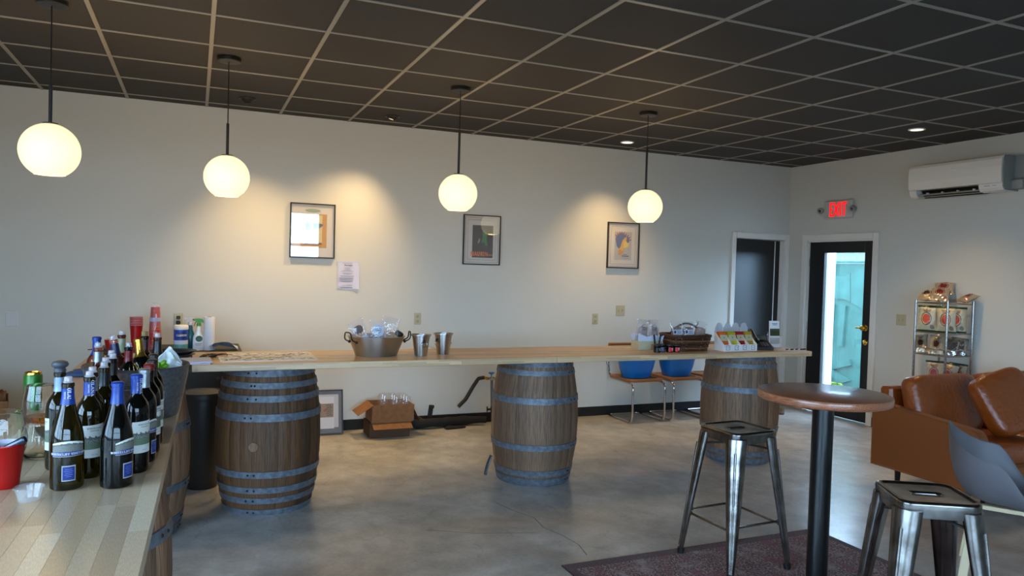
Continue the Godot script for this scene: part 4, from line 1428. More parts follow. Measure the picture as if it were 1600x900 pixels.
func build_exit_and_ac() -> void:
	var e := thing("exit_sign", "red lit EXIT sign with two small emergency lamp heads above the glass door", "sign", Vector3(RIGHT, 2.345, -6.235), -PI / 2)
	var s := Shape.new()
	s.box(Vector3(0, 0, 0.02), Vector3(0.40, 0.205, 0.04), 0.01)
	obj("housing", s, mat(Color(0.72, 0.72, 0.71), 0.5), e)
	s = Shape.new()
	var st := 1.0
	# drawn letters, tall and narrow
	var st_w := 0.019
	var H := 0.155
	for q in [[-0.098, 0, st_w, H], [-0.080, H / 2 - st_w / 2, 0.045, st_w], [-0.084, 0, 0.038, st_w], [-0.080, -H / 2 + st_w / 2, 0.045, st_w], [0.046, 0, st_w, H], [0.096, 0, st_w, H], [0.096, H / 2 - st_w / 2, 0.066, st_w]]:
		s.box(Vector3(q[0], q[1], 0.041), Vector3(q[2], q[3], 0.004), 0.001)
	for sg in [-1, 1]:
		s.prism(PackedVector2Array([Vector2(-0.016 - 0.036 * sg - 0.010, -H / 2), Vector2(-0.016 - 0.036 * sg + 0.010, -H / 2), Vector2(-0.016 + 0.036 * sg + 0.010, H / 2), Vector2(-0.016 + 0.036 * sg - 0.010, H / 2)]), 0.039, 0.043)
	obj("lettering", s, lamp_mat(Color(1.0, 0.02, 0.05), 4.0), e)
	var l := OmniLight3D.new()
	l.name = "exit_glow"
	l.position = Vector3(0, 0, 0.07)
	l.light_color = Color(1.0, 0.05, 0.06)
	l.light_energy = 0.006
	l.light_size = 0.05
	l.omni_range = 12.0
	l.omni_attenuation = 2.0
	l.shadow_enabled = true
	e.add_child(l)
	for x in [-0.225, 0.225]:
		s = Shape.new()
		var b := Basis(Vector3(1, 0, 0), Vector3(0, -0.35, 0.94).normalized(), Vector3(0, -0.94, -0.35).normalized())
		s.lathe([[0.001, -0.02], [0.022, -0.02], [0.034, 0.0], [0.039, 0.028], [0.036, 0.032], [0.001, 0.026]], 20, Vector3(x, 0.0, 0.045), b)
		s.tube([Vector3(x * 0.88, -0.0, 0.015), Vector3(x, 0.0, 0.03)], 0.01, 8)
		var h := obj("lamp_head", s, mat(Color(0.55, 0.55, 0.55), 0.5), e)
		s = Shape.new()
		s.lathe([[0.001, 0.0285], [0.027, 0.0285], [0.001, 0.030]], 18, Vector3(x, 0.0, 0.045), b)
		obj("lens", s, mat(Color(0.25, 0.25, 0.26), 0.15), h)
	# split air conditioner: profile in (out from the wall, y), length along z
	var z0 := -5.20
	var z1 := -4.285
	var a := thing("air_conditioner", "white wall mounted split air conditioner high on the right wall", "air conditioner", Vector3(RIGHT, 0, 0))
	var ab := Basis(Vector3(-1, 0, 0), Vector3.UP, Vector3(0, 0, -1))
	var front := PackedVector2Array()
	for p in [[0.03, 2.69], [0.185, 2.69], [0.205, 2.684], [0.216, 2.66], [0.220, 2.60], [0.219, 2.53], [0.212, 2.465], [0.203, 2.452], [0.17, 2.452], [0.03, 2.452]]: front.append(Vector2(p[0], p[1]))
	s = Shape.new()
	s.prism(front, -z1, -z0, ab)
	obj("front_panel", s, mat(Color(0.92, 0.91, 0.88), 0.35), a)
	var low := PackedVector2Array()
	for p in [[0.0, 2.449], [0.200, 2.449], [0.192, 2.41], [0.175, 2.388], [0.12, 2.378], [0.0, 2.39]]: low.append(Vector2(p[0], p[1]))
	for zz in [[z0, z0 + 0.075], [z1 - 0.215, z1]]:
		s = Shape.new()
		s.prism(low, -zz[1], -zz[0], ab)
		obj("lower_body", s, mat(Color(0.90, 0.89, 0.87), 0.4), a)
	var inner := PackedVector2Array()
	for p in [[0.0, 2.449], [0.12, 2.449], [0.07, 2.378], [0.0, 2.39]]: inner.append(Vector2(p[0], p[1]))
	s = Shape.new()
	s.prism(inner, -(z1 - 0.215), -(z0 + 0.075), ab)
	obj("outlet_recess", s, M.black, a)
	for q in [[2.405, 0.165, 0.5], [2.386, 0.13, 0.2]]:
		s = Shape.new()
		s.box(Vector3(-q[1], q[0], (z0 + 0.075 + z1 - 0.215) / 2), Vector3(0.055, 0.005, z1 - z0 - 0.29), 0.001, Basis(Vector3(0, 0, 1), q[2] * 0.6))
		obj("louvre", s, mat(Color(0.72, 0.71, 0.68), 0.4), a)
	s = Shape.new()
	for k in 4: s.box(Vector3(-0.16, 2.414, z0 + 0.17 + 0.155 * k), Vector3(0.03, 0.016, 0.012), 0.002)
	obj("louvre_pivot", s, M.white, a)
	s = Shape.new()
	s.box(Vector3(-0.2195, 2.607, -4.74), Vector3(0.004, 0.011, 0.095), 0.002)
	obj("badge", s, mat(Color(0.97, 0.97, 0.95), 0.2), a)
	s = Shape.new()
	s.box(Vector3(-0.195, 2.432, z1 - 0.14), Vector3(0.003, 0.008, 0.05))
	s.box(Vector3(-0.195, 2.432, z1 - 0.07), Vector3(0.003, 0.006, 0.04))
	obj("print", s, M.ink_grey, a)
	# grey end cap and cover behind it
	var side := PackedVector2Array()
	for p in [[0.0, 2.69], [0.18, 2.69], [0.2, 2.66], [0.205, 2.55], [0.195, 2.42], [0.17, 2.39], [0.0, 2.385]]: side.append(Vector2(p[0], p[1]))
	s = Shape.new()
	s.prism(side, -(z1 + 0.012), -z1 + 0.001, ab)
	obj("end_cap", s, mat(Color(0.55, 0.54, 0.51), 0.5), a)
	var cov := PackedVector2Array()
	for p in [[0.0, 2.70], [0.055, 2.69], [0.06, 2.50], [0.10, 2.475], [0.10, 2.40], [0.0, 2.40]]: cov.append(Vector2(p[0], p[1]))
	s = Shape.new()
	s.prism(cov, -(z1 + 0.11), -(z1 + 0.012), ab)
	obj("pipe_cover", s, mat(Color(0.60, 0.60, 0.58), 0.5), a)
	s = Shape.new()
	s.box(Vector3(RIGHT - 0.035, 2.44, -3.7), Vector3(0.07, 0.08, 0.95), 0.01)
	tag(obj("line_cover", s, mat(Color(0.75, 0.74, 0.71), 0.5)), "pale duct along the wall at the right end of the air conditioner", "duct")

# ---------------------------------------------------------------- low things along the back wall
func open_box(t: Node3D, w: float, h: float, d: float, m: Material, inner: Material) -> void:
	var k := 0.005
	for e in [[Vector3(0, h / 2, d / 2), Vector3(w, h, k)], [Vector3(0, h / 2, -d / 2), Vector3(w, h, k)], [Vector3(w / 2, h / 2, 0), Vector3(k, h, d - k)], [Vector3(-w / 2, h / 2, 0), Vector3(k, h, d - k)]]:
		var s := Shape.new()
		s.box(e[0], e[1], 0.001)
		obj("side", s, m, t)
	var s := Shape.new()
	s.box(Vector3(0, k / 2, 0), Vector3(w - k, k, d - k))
	obj("bottom", s, inner, t)

func flap(t: Node3D, hinge: Vector3, along: Vector3, out: Vector3, wide: float, deep: float, m: Material) -> void:
	var s := Shape.new()
	var n := along.cross(out).normalized()
	s.box(hinge + out * deep / 2, Vector3(wide, 0.004, deep), 0.001, Basis(along, n if n.y != 0 else Vector3.UP, along.cross(n)).orthonormalized())
	obj("flap", s, m, t)

func tumbler(label: String, at: Vector3, k := 1.0, group := "") -> Node3D:
	var t := thing("wine_glass", label, "glass", at, 0.0, group)
	var s := Shape.new()
	s.lathe([[0.001, 0.0], [0.026 * k, 0.0], [0.034 * k, 0.012 * k], [0.041 * k, 0.04 * k], [0.040 * k, 0.07 * k], [0.033 * k, 0.118 * k]], 20)
	obj("bowl", s, M.glass, t)
	return t

func build_floor_things() -> void:
	# two cartons, the upper one full of glasses
	var lo := thing("carton", "lower cardboard carton on the floor with its front flap hanging out", "box", Vector3(1.66, 0, -6.735))
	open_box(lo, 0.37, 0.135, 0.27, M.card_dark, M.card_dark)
	var s := Shape.new()
	s.box(Vector3(0.01, 0.118, 0.18), Vector3(0.36, 0.004, 0.11), 0.001, Basis(Vector3.RIGHT, 0.42))
	obj("flap", s, M.card, lo)
	s = Shape.new()
	s.box(Vector3(0, 0.133, 0), Vector3(0.36, 0.004, 0.26))
	obj("top_flap", s, M.card_dark, lo)
	var up := thing("carton", "upper open cardboard carton of stemless glasses with cardboard dividers", "box", Vector3(1.675, 0.138, -6.72))
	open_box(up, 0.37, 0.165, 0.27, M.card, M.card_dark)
	s = Shape.new()
	s.box(Vector3(0.008, 0.085, 0.142), Vector3(0.385, 0.155, 0.004), 0.001, Basis(Vector3.RIGHT, 0.06))
	obj("front_flap", s, M.card, up)
	s = Shape.new()
	s.box(Vector3(-0.25, 0.125, 0.03), Vector3(0.165, 0.004, 0.27), 0.001, Basis(Vector3(0, 0, 1), 0.55))
	obj("flap", s, M.card, up)
	s = Shape.new()
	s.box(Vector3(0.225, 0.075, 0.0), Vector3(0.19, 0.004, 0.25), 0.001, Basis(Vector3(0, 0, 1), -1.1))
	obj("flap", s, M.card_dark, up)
	s = Shape.new()
	s.box(Vector3(0.25, 0.04, 0.08), Vector3(0.12, 0.004, 0.10), 0.001, Basis(Vector3(0, 0, 1), -0.6) * Basis(Vector3.UP, 0.5))
	obj("flap", s, M.card, up)
	for k in 3:
		s = Shape.new()
		s.box(Vector3(-0.092 + 0.092 * k, 0.055, 0), Vector3(0.003, 0.10, 0.26))
		obj("divider", s, M.card, up)
	for k in 2:
		s = Shape.new()
		s.box(Vector3(0, 0.055, -0.045 + 0.09 * k), Vector3(0.36, 0.10, 0.003))
		obj("divider", s, M.card, up)
	for k in [[1, 0], [2, 0], [3, 0], [1, 1], [2, 1], [3, 1], [2, 2], [3, 2]]:
		tumbler("clear stemless glass in the upper carton's " + ["rear", "middle", "front"][k[1]] + " row, " + ["", "second compartment from the left", "third compartment from the left", "rightmost compartment"][k[0]], Vector3(1.675 - 0.138 + 0.092 * k[0], 0.248, -6.72 - 0.09 + 0.09 * k[1]), 1.0, "stemless glasses in the open carton")
	# cut pipe stub on the wall, black bundle on the floor
	s = Shape.new()
	s.box(Vector3(2.155, 0.125, BACK + 0.02), Vector3(0.045, 0.15, 0.02), 0.004, Basis(Vector3(0, 0, 1), -0.12))
	s.box(Vector3(2.165, 0.19, BACK + 0.028), Vector3(0.05, 0.03, 0.03), 0.005, Basis(Vector3(0, 0, 1), -0.12))
	tag(obj("pipe_stub", s, mat(Color(0.12, 0.075, 0.05), 0.6)), "short rusty brown strap on the wall above the black tubing", "bracket")
	s = Shape.new()
	rng.seed = 14
	var path := []
	var rad := []
	for k in 15:
		var x := 1.93 + 0.055 * k
		path.append(Vector3(x, 0.048 + rng.randf_range(-0.006, 0.01), -6.88 + 0.03 * sin(k * 0.5) + rng.randf_range(-0.012, 0.012)))
		rad.append((0.046 if k < 12 else 0.034) + rng.randf_range(-0.005, 0.003))
	s.tube(path, rad, 12)
	tag(obj("black_bundle", s, M.black_matte), "rolled black sheeting lying along the foot of the back wall", "roll")
	s = Shape.new()
	s.box(Vector3(2.35, 0.012, -6.79), Vector3(0.22, 0.02, 0.06), 0.008, Basis(Vector3.UP, 0.15))
	tag(obj("black_scrap", s, M.black_matte), "small flat black scrap on the floor in front of the black roll", "scrap")
	# spigot: pipe, blue wheel handle, brass hose end, black hose, drain cock
	var f := thing("spigot_pipe", "slim wall pipe with a blue valve handle, left of the middle barrel", "pipe", Vector3(2.79, 0, -6.93))
	s = Shape.new()
	s.tube([Vector3(0.012, 0.0, 0), Vector3(0.0, 0.16, 0)], 0.010, 10)
	obj("lower_pipe", s, M.iron, f)
	s = Shape.new()
	s.tube([Vector3(0.0, 0.15, 0), Vector3(-0.012, 0.46, 0)], 0.014, 10)
	obj("riser", s, M.galv, f)
	s = Shape.new()
	s.tube([Vector3(-0.012, 0.44, 0.0), Vector3(-0.012, 0.475, 0.005)], 0.016, 10)
	s.tube([Vector3(-0.012, 0.455, 0), Vector3(-0.055, 0.455, 0.01)], [0.014, 0.013], 10)
	s.tube([Vector3(-0.012, 0.455, 0), Vector3(0.018, 0.455, 0.02)], [0.012, 0.016], 10)
	obj("valve_body", s, M.chrome, f)
	s = Shape.new()
	s.lathe([[0.006, 0.47], [0.006, 0.492], [0.03, 0.508], [0.033, 0.513], [0.031, 0.518], [0.02, 0.515], [0.001, 0.513]], 8, Vector3(-0.018, 0, 0.004))
	obj("valve_handle", s, mat(Color(0.10, 0.42, 0.72), 0.4), f)
	s = Shape.new()
	s.tube([Vector3(-0.06, 0.455, 0.01), Vector3(-0.10, 0.468, 0.01)], [0.016, 0.015], 10)
	obj("hose_coupling", s, M.brass, f)
	s = Shape.new()
	s.tube([Vector3(-0.05, 0.145, 0.02), Vector3(0.005, 0.145, 0.0)], 0.011, 8)
	s.box(Vector3(-0.06, 0.148, 0.02), Vector3(0.012, 0.055, 0.012), 0.003)
	s.tube([Vector3(0.0, 0.11, 0), Vector3(0.0, 0.17, 0)], 0.017, 8)
	obj("drain_cock", s, M.iron, f)
	s = Shape.new()
	var cv := Curve3D.new()
	for p in [Vector3(2.69, 0.468, -6.92), Vector3(2.63, 0.46, -6.92), Vector3(2.575, 0.38, -6.92), Vector3(2.50, 0.255, -6.92), Vector3(2.425, 0.185, -6.92)]:
		cv.add_point(p, Vector3(0.03, 0.03, 0) if p.x < 2.6 else Vector3(0.02, 0.0, 0), Vector3(-0.03, -0.03, 0) if p.x < 2.6 else Vector3(-0.03, 0.0, 0))
	var hp := []
	for k in 22: hp.append(cv.sample_baked(cv.get_baked_length() * k / 21.0))
	s.tube(hp, 0.019, 10)
	tag(obj("hose", s, M.black), "short black rubber hose hanging from the blue handled pipe", "hose")
	# bent strap sticking up from the floor
	s = Shape.new()
	var sp := []
	for k in 8: sp.append(Vector3(2.055 + 0.045 * pow(k / 7.0, 1.6), 0.146 * k / 7.0, -5.2))
	s.tube(sp, 0.024, 8, false, true, 0.35)
	tag(obj("floor_strap", s, mat(Color(0.30, 0.34, 0.38), 0.5, 0.5)), "short bent grey metal strap rising from the floor near the middle barrel", "strap")
	# trash can
	var t := thing("trash_can", "tall dark grey trash can with a lid, left of the dark barrel", "trash can", Vector3(0.065, 0, -5.52))
	s = Shape.new()
	s.lathe([[0.001, 0.0], [0.098, 0.0], [0.103, 0.006], [0.134, 0.60], [0.134, 0.62]], 36)
	obj("body", s, M.charcoal, t)
	s = Shape.new()
	s.lathe([[0.135, 0.612], [0.147, 0.612], [0.149, 0.62], [0.149, 0.655], [0.145, 0.662], [0.125, 0.664], [0.122, 0.659], [0.10, 0.667], [0.001, 0.672]], 36)
	obj("lid", s, M.charcoal, t)
	s = Shape.new()
	s.box(Vector3(0.10, 0.575, 0.085), Vector3(0.055, 0.03, 0.02), 0.006, Basis(Vector3.UP, 0.86))
	obj("handle", s, M.charcoal, t)
	# black counter behind the bar
	var c := thing("back_counter", "low black cabinet standing behind the bar against the back wall", "cabinet", Vector3(-0.165, 0, -6.68))
	s = Shape.new()
	s.box(Vector3(0, 0.425, 0), Vector3(1.02, 0.78, 0.56), 0.004)
	obj("carcass", s, M.black_matte, c)
	s = Shape.new()
	s.box(Vector3(0, 0.8225, 0.0), Vector3(1.06, 0.025, 0.60), 0.004)
	obj("top", s, M.charcoal, c)
	for k in 2:
		s = Shape.new()
		s.box(Vector3(-0.25 + 0.5 * k, 0.43, 0.288), Vector3(0.49, 0.74, 0.018), 0.003)
		var d := obj("door", s, mat(Color(0.055, 0.053, 0.055), 0.5), c)
		for y in [0.62, 0.33]:
			s = Shape.new()
			s.lathe([[0.006, 0.0], [0.006, 0.012], [0.015, 0.018], [0.015, 0.024], [0.001, 0.028]], 14, Vector3(-0.25 + 0.5 * k + 0.10, y, 0.297), Basis(Vector3(1, 0, 0), Vector3(0, 0, 1), Vector3(0, -1, 0)))
			obj("knob", s, M.charcoal, d)
	s = Shape.new()
	s.box(Vector3(0, 0.02, -0.02), Vector3(0.98, 0.04, 0.50))
	obj("plinth", s, M.black_matte, c)

# ---------------------------------------------------------------- snack rack
func bag_shape(w: float, h: float, th: float, seed_: int) -> Shape:
	var s := Shape.new()
	var n := FastNoiseLite.new()
	n.seed = seed_
	n.frequency = 9.0 / maxf(w, h)
	var f := func(u: float, v: float, sg: float) -> Vector3:
		var a := sin(clampf(u, 0, 1) * PI)
		var b := smoothstep(0.0, 0.3, v) * (1.0 - smoothstep(0.72, 1.0, v))
		var t := th * pow(a, 0.55) * pow(b, 0.7)
		var p := Vector3((u - 0.5) * w * (1.0 - 0.10 * b), v * h, 0)
		p.z = sg * t * 0.5 + n.get_noise_2d(p.x, p.y + sg) * th * 0.16
		if v < 0.05 or v > 0.95: p.z = n.get_noise_2d(p.x, 3.0) * th * 0.12 + sg * 0.0008
		return p
	s.sheet(16, 20, func(u, v): return f.call(u, v, 1.0))
	s.sheet(16, 20, func(u, v): return f.call(u, v, -1.0), true)
	return s

func bag_image(base: Color, top: Color, spot: Color, ring: Color, silver := false) -> ImageTexture:
	var im := Image.create_empty(96, 128, false, Image.FORMAT_RGB8)
	im.fill(base)
	im.fill_rect(Rect2i(0, 0, 96, 10), top)
	im.fill_rect(Rect2i(0, 120, 96, 8), top if not silver else base)
	for y in 128:
		for x in 96:
			var d := Vector2((x - 46) / 1.0, (y - 64) / 1.15).length()
			if d < 20: im.set_pixel(x, y, spot.lightened(0.25 * absf(sin(x * 0.6) * cos(y * 0.5))))
			elif d < 27 and d > 24: im.set_pixel(x, y, ring)
			elif Vector2(x - 76, y - 104).length() < 11: im.set_pixel(x, y, ring.lightened(0.4))
	for k in 4: im.fill_rect(Rect2i(24 + 3 * k, 18 + 4 * k, 44 - 4 * k, 2), ring)
	return ImageTexture.create_from_image(im)

func build_rack() -> void:
	var x0 := 6.258; var x1 := 6.602; var z0 := -4.912; var z1 := -4.592
	var t := thing("wire_rack", "narrow chrome wire rack of snack bags standing against the right wall", "rack")
	for p in [[x0, z0], [x0, z1], [x1, z0], [x1, z1]]:
		var s := Shape.new()
		s.tube([Vector3(p[0], 0.0, p[1]), Vector3(p[0], 1.395, p[1])], 0.011, 10)
		obj("post", s, M.chrome, t)
	var ys := [1.365, 1.09, 0.885, 0.60, 0.25]
	for y in ys:
		var s := Shape.new()
		for q in [[Vector3(x0, y, z0), Vector3(x0, y, z1)], [Vector3(x1, y, z0), Vector3(x1, y, z1)], [Vector3(x0, y, z0), Vector3(x1, y, z0)], [Vector3(x0, y, z1), Vector3(x1, y, z1)]]:
			s.tube(q, 0.0055, 6)
		for k in 9:
			var z := lerpf(z0, z1, (k + 0.5) / 9.0)
			s.tube([Vector3(x0, y + 0.004, z), Vector3(x1, y + 0.004, z)], 0.0022, 5)
		obj("shelf", s, M.chrome, t)
	for y in [0.945, 0.66]:
		var s := Shape.new()
		for q in [[Vector3(x0, y, z0), Vector3(x0, y, z1)], [Vector3(x0, y, z1), Vector3(x1 + 0.0, y, z1)]]:
			s.tube(q, 0.004, 6)
		obj("guard_rail", s, M.chrome, t)
	var cream := bag_image(Color(0.78, 0.74, 0.62), Color(0.06, 0.22, 0.07), Color(0.78, 0.22, 0.08), Color(0.22, 0.12, 0.07))
	var pinkish := bag_image(Color(0.74, 0.68, 0.58), Color(0.06, 0.14, 0.09), Color(0.62, 0.14, 0.15), Color(0.35, 0.10, 0.10))
	var maroon := bag_image(Color(0.70, 0.64, 0.58), Color(0.75, 0.74, 0.72), Color(0.42, 0.06, 0.05), Color(0.38, 0.08, 0.06), true)
	var choc := bag_image(Color(0.72, 0.66, 0.56), Color(0.70, 0.69, 0.66), Color(0.16, 0.06, 0.04), Color(0.3, 0.16, 0.08), true)
	var m_cream := mat(Color.WHITE, 0.42, 0.0, {"albedo_texture": cream})
	var m_pink := mat(Color.WHITE, 0.42, 0.0, {"albedo_texture": pinkish})
	var m_maroon := mat(Color.WHITE, 0.22, 0.45, {"albedo_texture": maroon})
	var m_choc := mat(Color.WHITE, 0.25, 0.4, {"albedo_texture": choc})
	var m_silver := mat(Color(0.75, 0.75, 0.74), 0.18, 0.9)
	# bags face the room (-x) and a little towards the camera
	var face := -PI / 2 + 0.45
	var put := func(label: String, p: Vector3, w: float, h: float, th: float, m: Material, tilt: Vector3, sd: int, group: String) -> void:
		var o := obj("snack_bag", bag_shape(w, h, th, sd), m)
		tag(o, label, "snack bag", group)
		o.position = p
		o.rotation_order = EULER_ORDER_YXZ
		o.rotation = Vector3(tilt.x, face + tilt.y, tilt.z)
	var g := "cream bags upright on the second shelf of the rack"
	put.call("orange circled cream bag at the left of the rack's second shelf", Vector3(6.31, 1.098, -4.83), 0.17, 0.245, 0.08, m_cream, Vector3(-0.06, 0, 0), 1, g)
	put.call("cream snack bag behind the left orange circled bag on the rack's second shelf", Vector3(6.44, 1.098, -4.83), 0.17, 0.24, 0.08, m_cream, Vector3(-0.05, 0.1, 0), 2, g)
	put.call("orange circled cream bag right of the rack's near post, second shelf", Vector3(6.345, 1.098, -4.665), 0.17, 0.245, 0.08, m_cream, Vector3(-0.06, 0, 0), 3, g)
	put.call("cream snack bag at the right rear of the rack's second shelf", Vector3(6.49, 1.098, -4.67), 0.165, 0.24, 0.08, m_cream, Vector3(-0.05, 0.1, 0), 4, g)
	g = "foil bags lying on top of the rack"
	put.call("beige foil bag lying at the left on the rack's top", Vector3(6.33, 1.392, -4.885), 0.15, 0.20, 0.07, m_choc, Vector3(-1.15, -0.3, 0.2), 5, g)
	put.call("maroon foil bag lying in the middle of the rack's top", Vector3(6.33, 1.392, -4.74), 0.16, 0.21, 0.08, m_maroon, Vector3(-1.0, 0.25, -0.15), 6, g)
	put.call("maroon foil bag propped up behind the others on the rack's top", Vector3(6.47, 1.45, -4.80), 0.17, 0.20, 0.07, m_maroon, Vector3(-1.0, 0.0, 0.1), 7, g)
	put.call("small silver and red bag at the right end of the rack's top", Vector3(6.47, 1.392, -4.62), 0.12, 0.17, 0.06, m_maroon, Vector3(-1.2, -0.4, -0.2), 8, g)
	g = "foil bags on the third shelf of the rack"
	put.call("foil bag with a dark spot leaning at the left of the rack's third shelf", Vector3(6.30, 0.897, -4.87), 0.12, 0.19, 0.05, m_choc, Vector3(-0.55, 0, 0.15), 9, g)
	put.call("foil bag with a dark spot beside the near post on the rack's third shelf", Vector3(6.31, 0.897, -4.73), 0.13, 0.19, 0.05, m_choc, Vector3(-0.4, 0, 0), 10, g)
	put.call("silver foil bag right of the near post on the rack's third shelf", Vector3(6.38, 0.897, -4.645), 0.12, 0.16, 0.05, m_silver, Vector3(-0.5, 0, -0.1), 11, g)
	put.call("crumpled silver foil bag at the right of the rack's third shelf", Vector3(6.50, 0.897, -4.65), 0.14, 0.17, 0.06, m_silver, Vector3(-0.45, 0.2, -0.1), 12, g)
	g = "pale bags on the fourth shelf of the rack"
	put.call("red circled pale bag left of the near post on the rack's fourth shelf", Vector3(6.32, 0.608, -4.74), 0.155, 0.225, 0.07, m_pink, Vector3(-0.05, 0, 0), 13, g)
	put.call("red circled pale bag right of the near post on the rack's fourth shelf", Vector3(6.36, 0.608, -4.65), 0.155, 0.22, 0.07, m_pink, Vector3(-0.1, -0.1, -0.12), 14, g)
	put.call("pale snack bag leaning at the right rear of the rack's fourth shelf", Vector3(6.50, 0.608, -4.66), 0.15, 0.21, 0.06, m_pink, Vector3(-0.05, 0.2, -0.1), 15, g)

# ---------------------------------------------------------------- bottles
func landscape_image(white: bool) -> ImageTexture:
	var w := 192
	var h := 160
	var a := grey_noise(0.05, 77, 4, 256).get_data()
	var b := grey_noise(0.16, 78, 3, 256).get_data()
	var im := Image.create_empty(w, h, false, Image.FORMAT_RGB8)
	for y in h:
		for x in w:
			var v := float(y) / h
			var k := b[y * 256 + x] / 255.0
			var big := a[y * 256 + x] / 255.0
			var c := Color(0.83, 0.83, 0.80)
			var l0 := (0.36 if white else 0.14) + 0.10 * (big - 0.5)
			var l1 := 0.74 if white else 0.68
			if v > l0 and v < l1:
				var t := (v - l0) / (l1 - l0)
				c = Color(0.38, 0.39, 0.36).lerp(Color(0.62, 0.63, 0.60), k)
				if k < 0.42: c = Color(0.14, 0.15, 0.14)
				if t > 0.45 and white: c = c.lerp(Color(0.36, 0.44, 0.32), 0.7)
				if t < 0.2: c = Color(0.20, 0.20, 0.20).lerp(c, k)
			elif v >= l1 and not white:
				c = Color(0.07, 0.16, 0.44)
				if v > 0.965: c = Color(0.74, 0.72, 0.62)
			im.set_pixel(x, y, c)
	return ImageTexture.create_from_image(im)

func around(r: float, mid: float, y0: float) -> Callable:
	return func(x, y): 
		var t: float = mid - x / r
		return Vector3(r * cos(t), y0 + y, r * sin(t))

func wrap_label(s: Shape, r: float, mid: float, half: float, y0: float, y1: float, arch := 0.0, slant := 0.0) -> void:
	s.sheet(14, 4, func(u, v):
		var t: float = mid + half * (1.0 - 2.0 * u)
		var y: float = lerpf(y0, y1 + arch * sin(u * PI), v) + slant * (u - 0.5) * v
		return Vector3(r * cos(t), y, r * sin(t)))

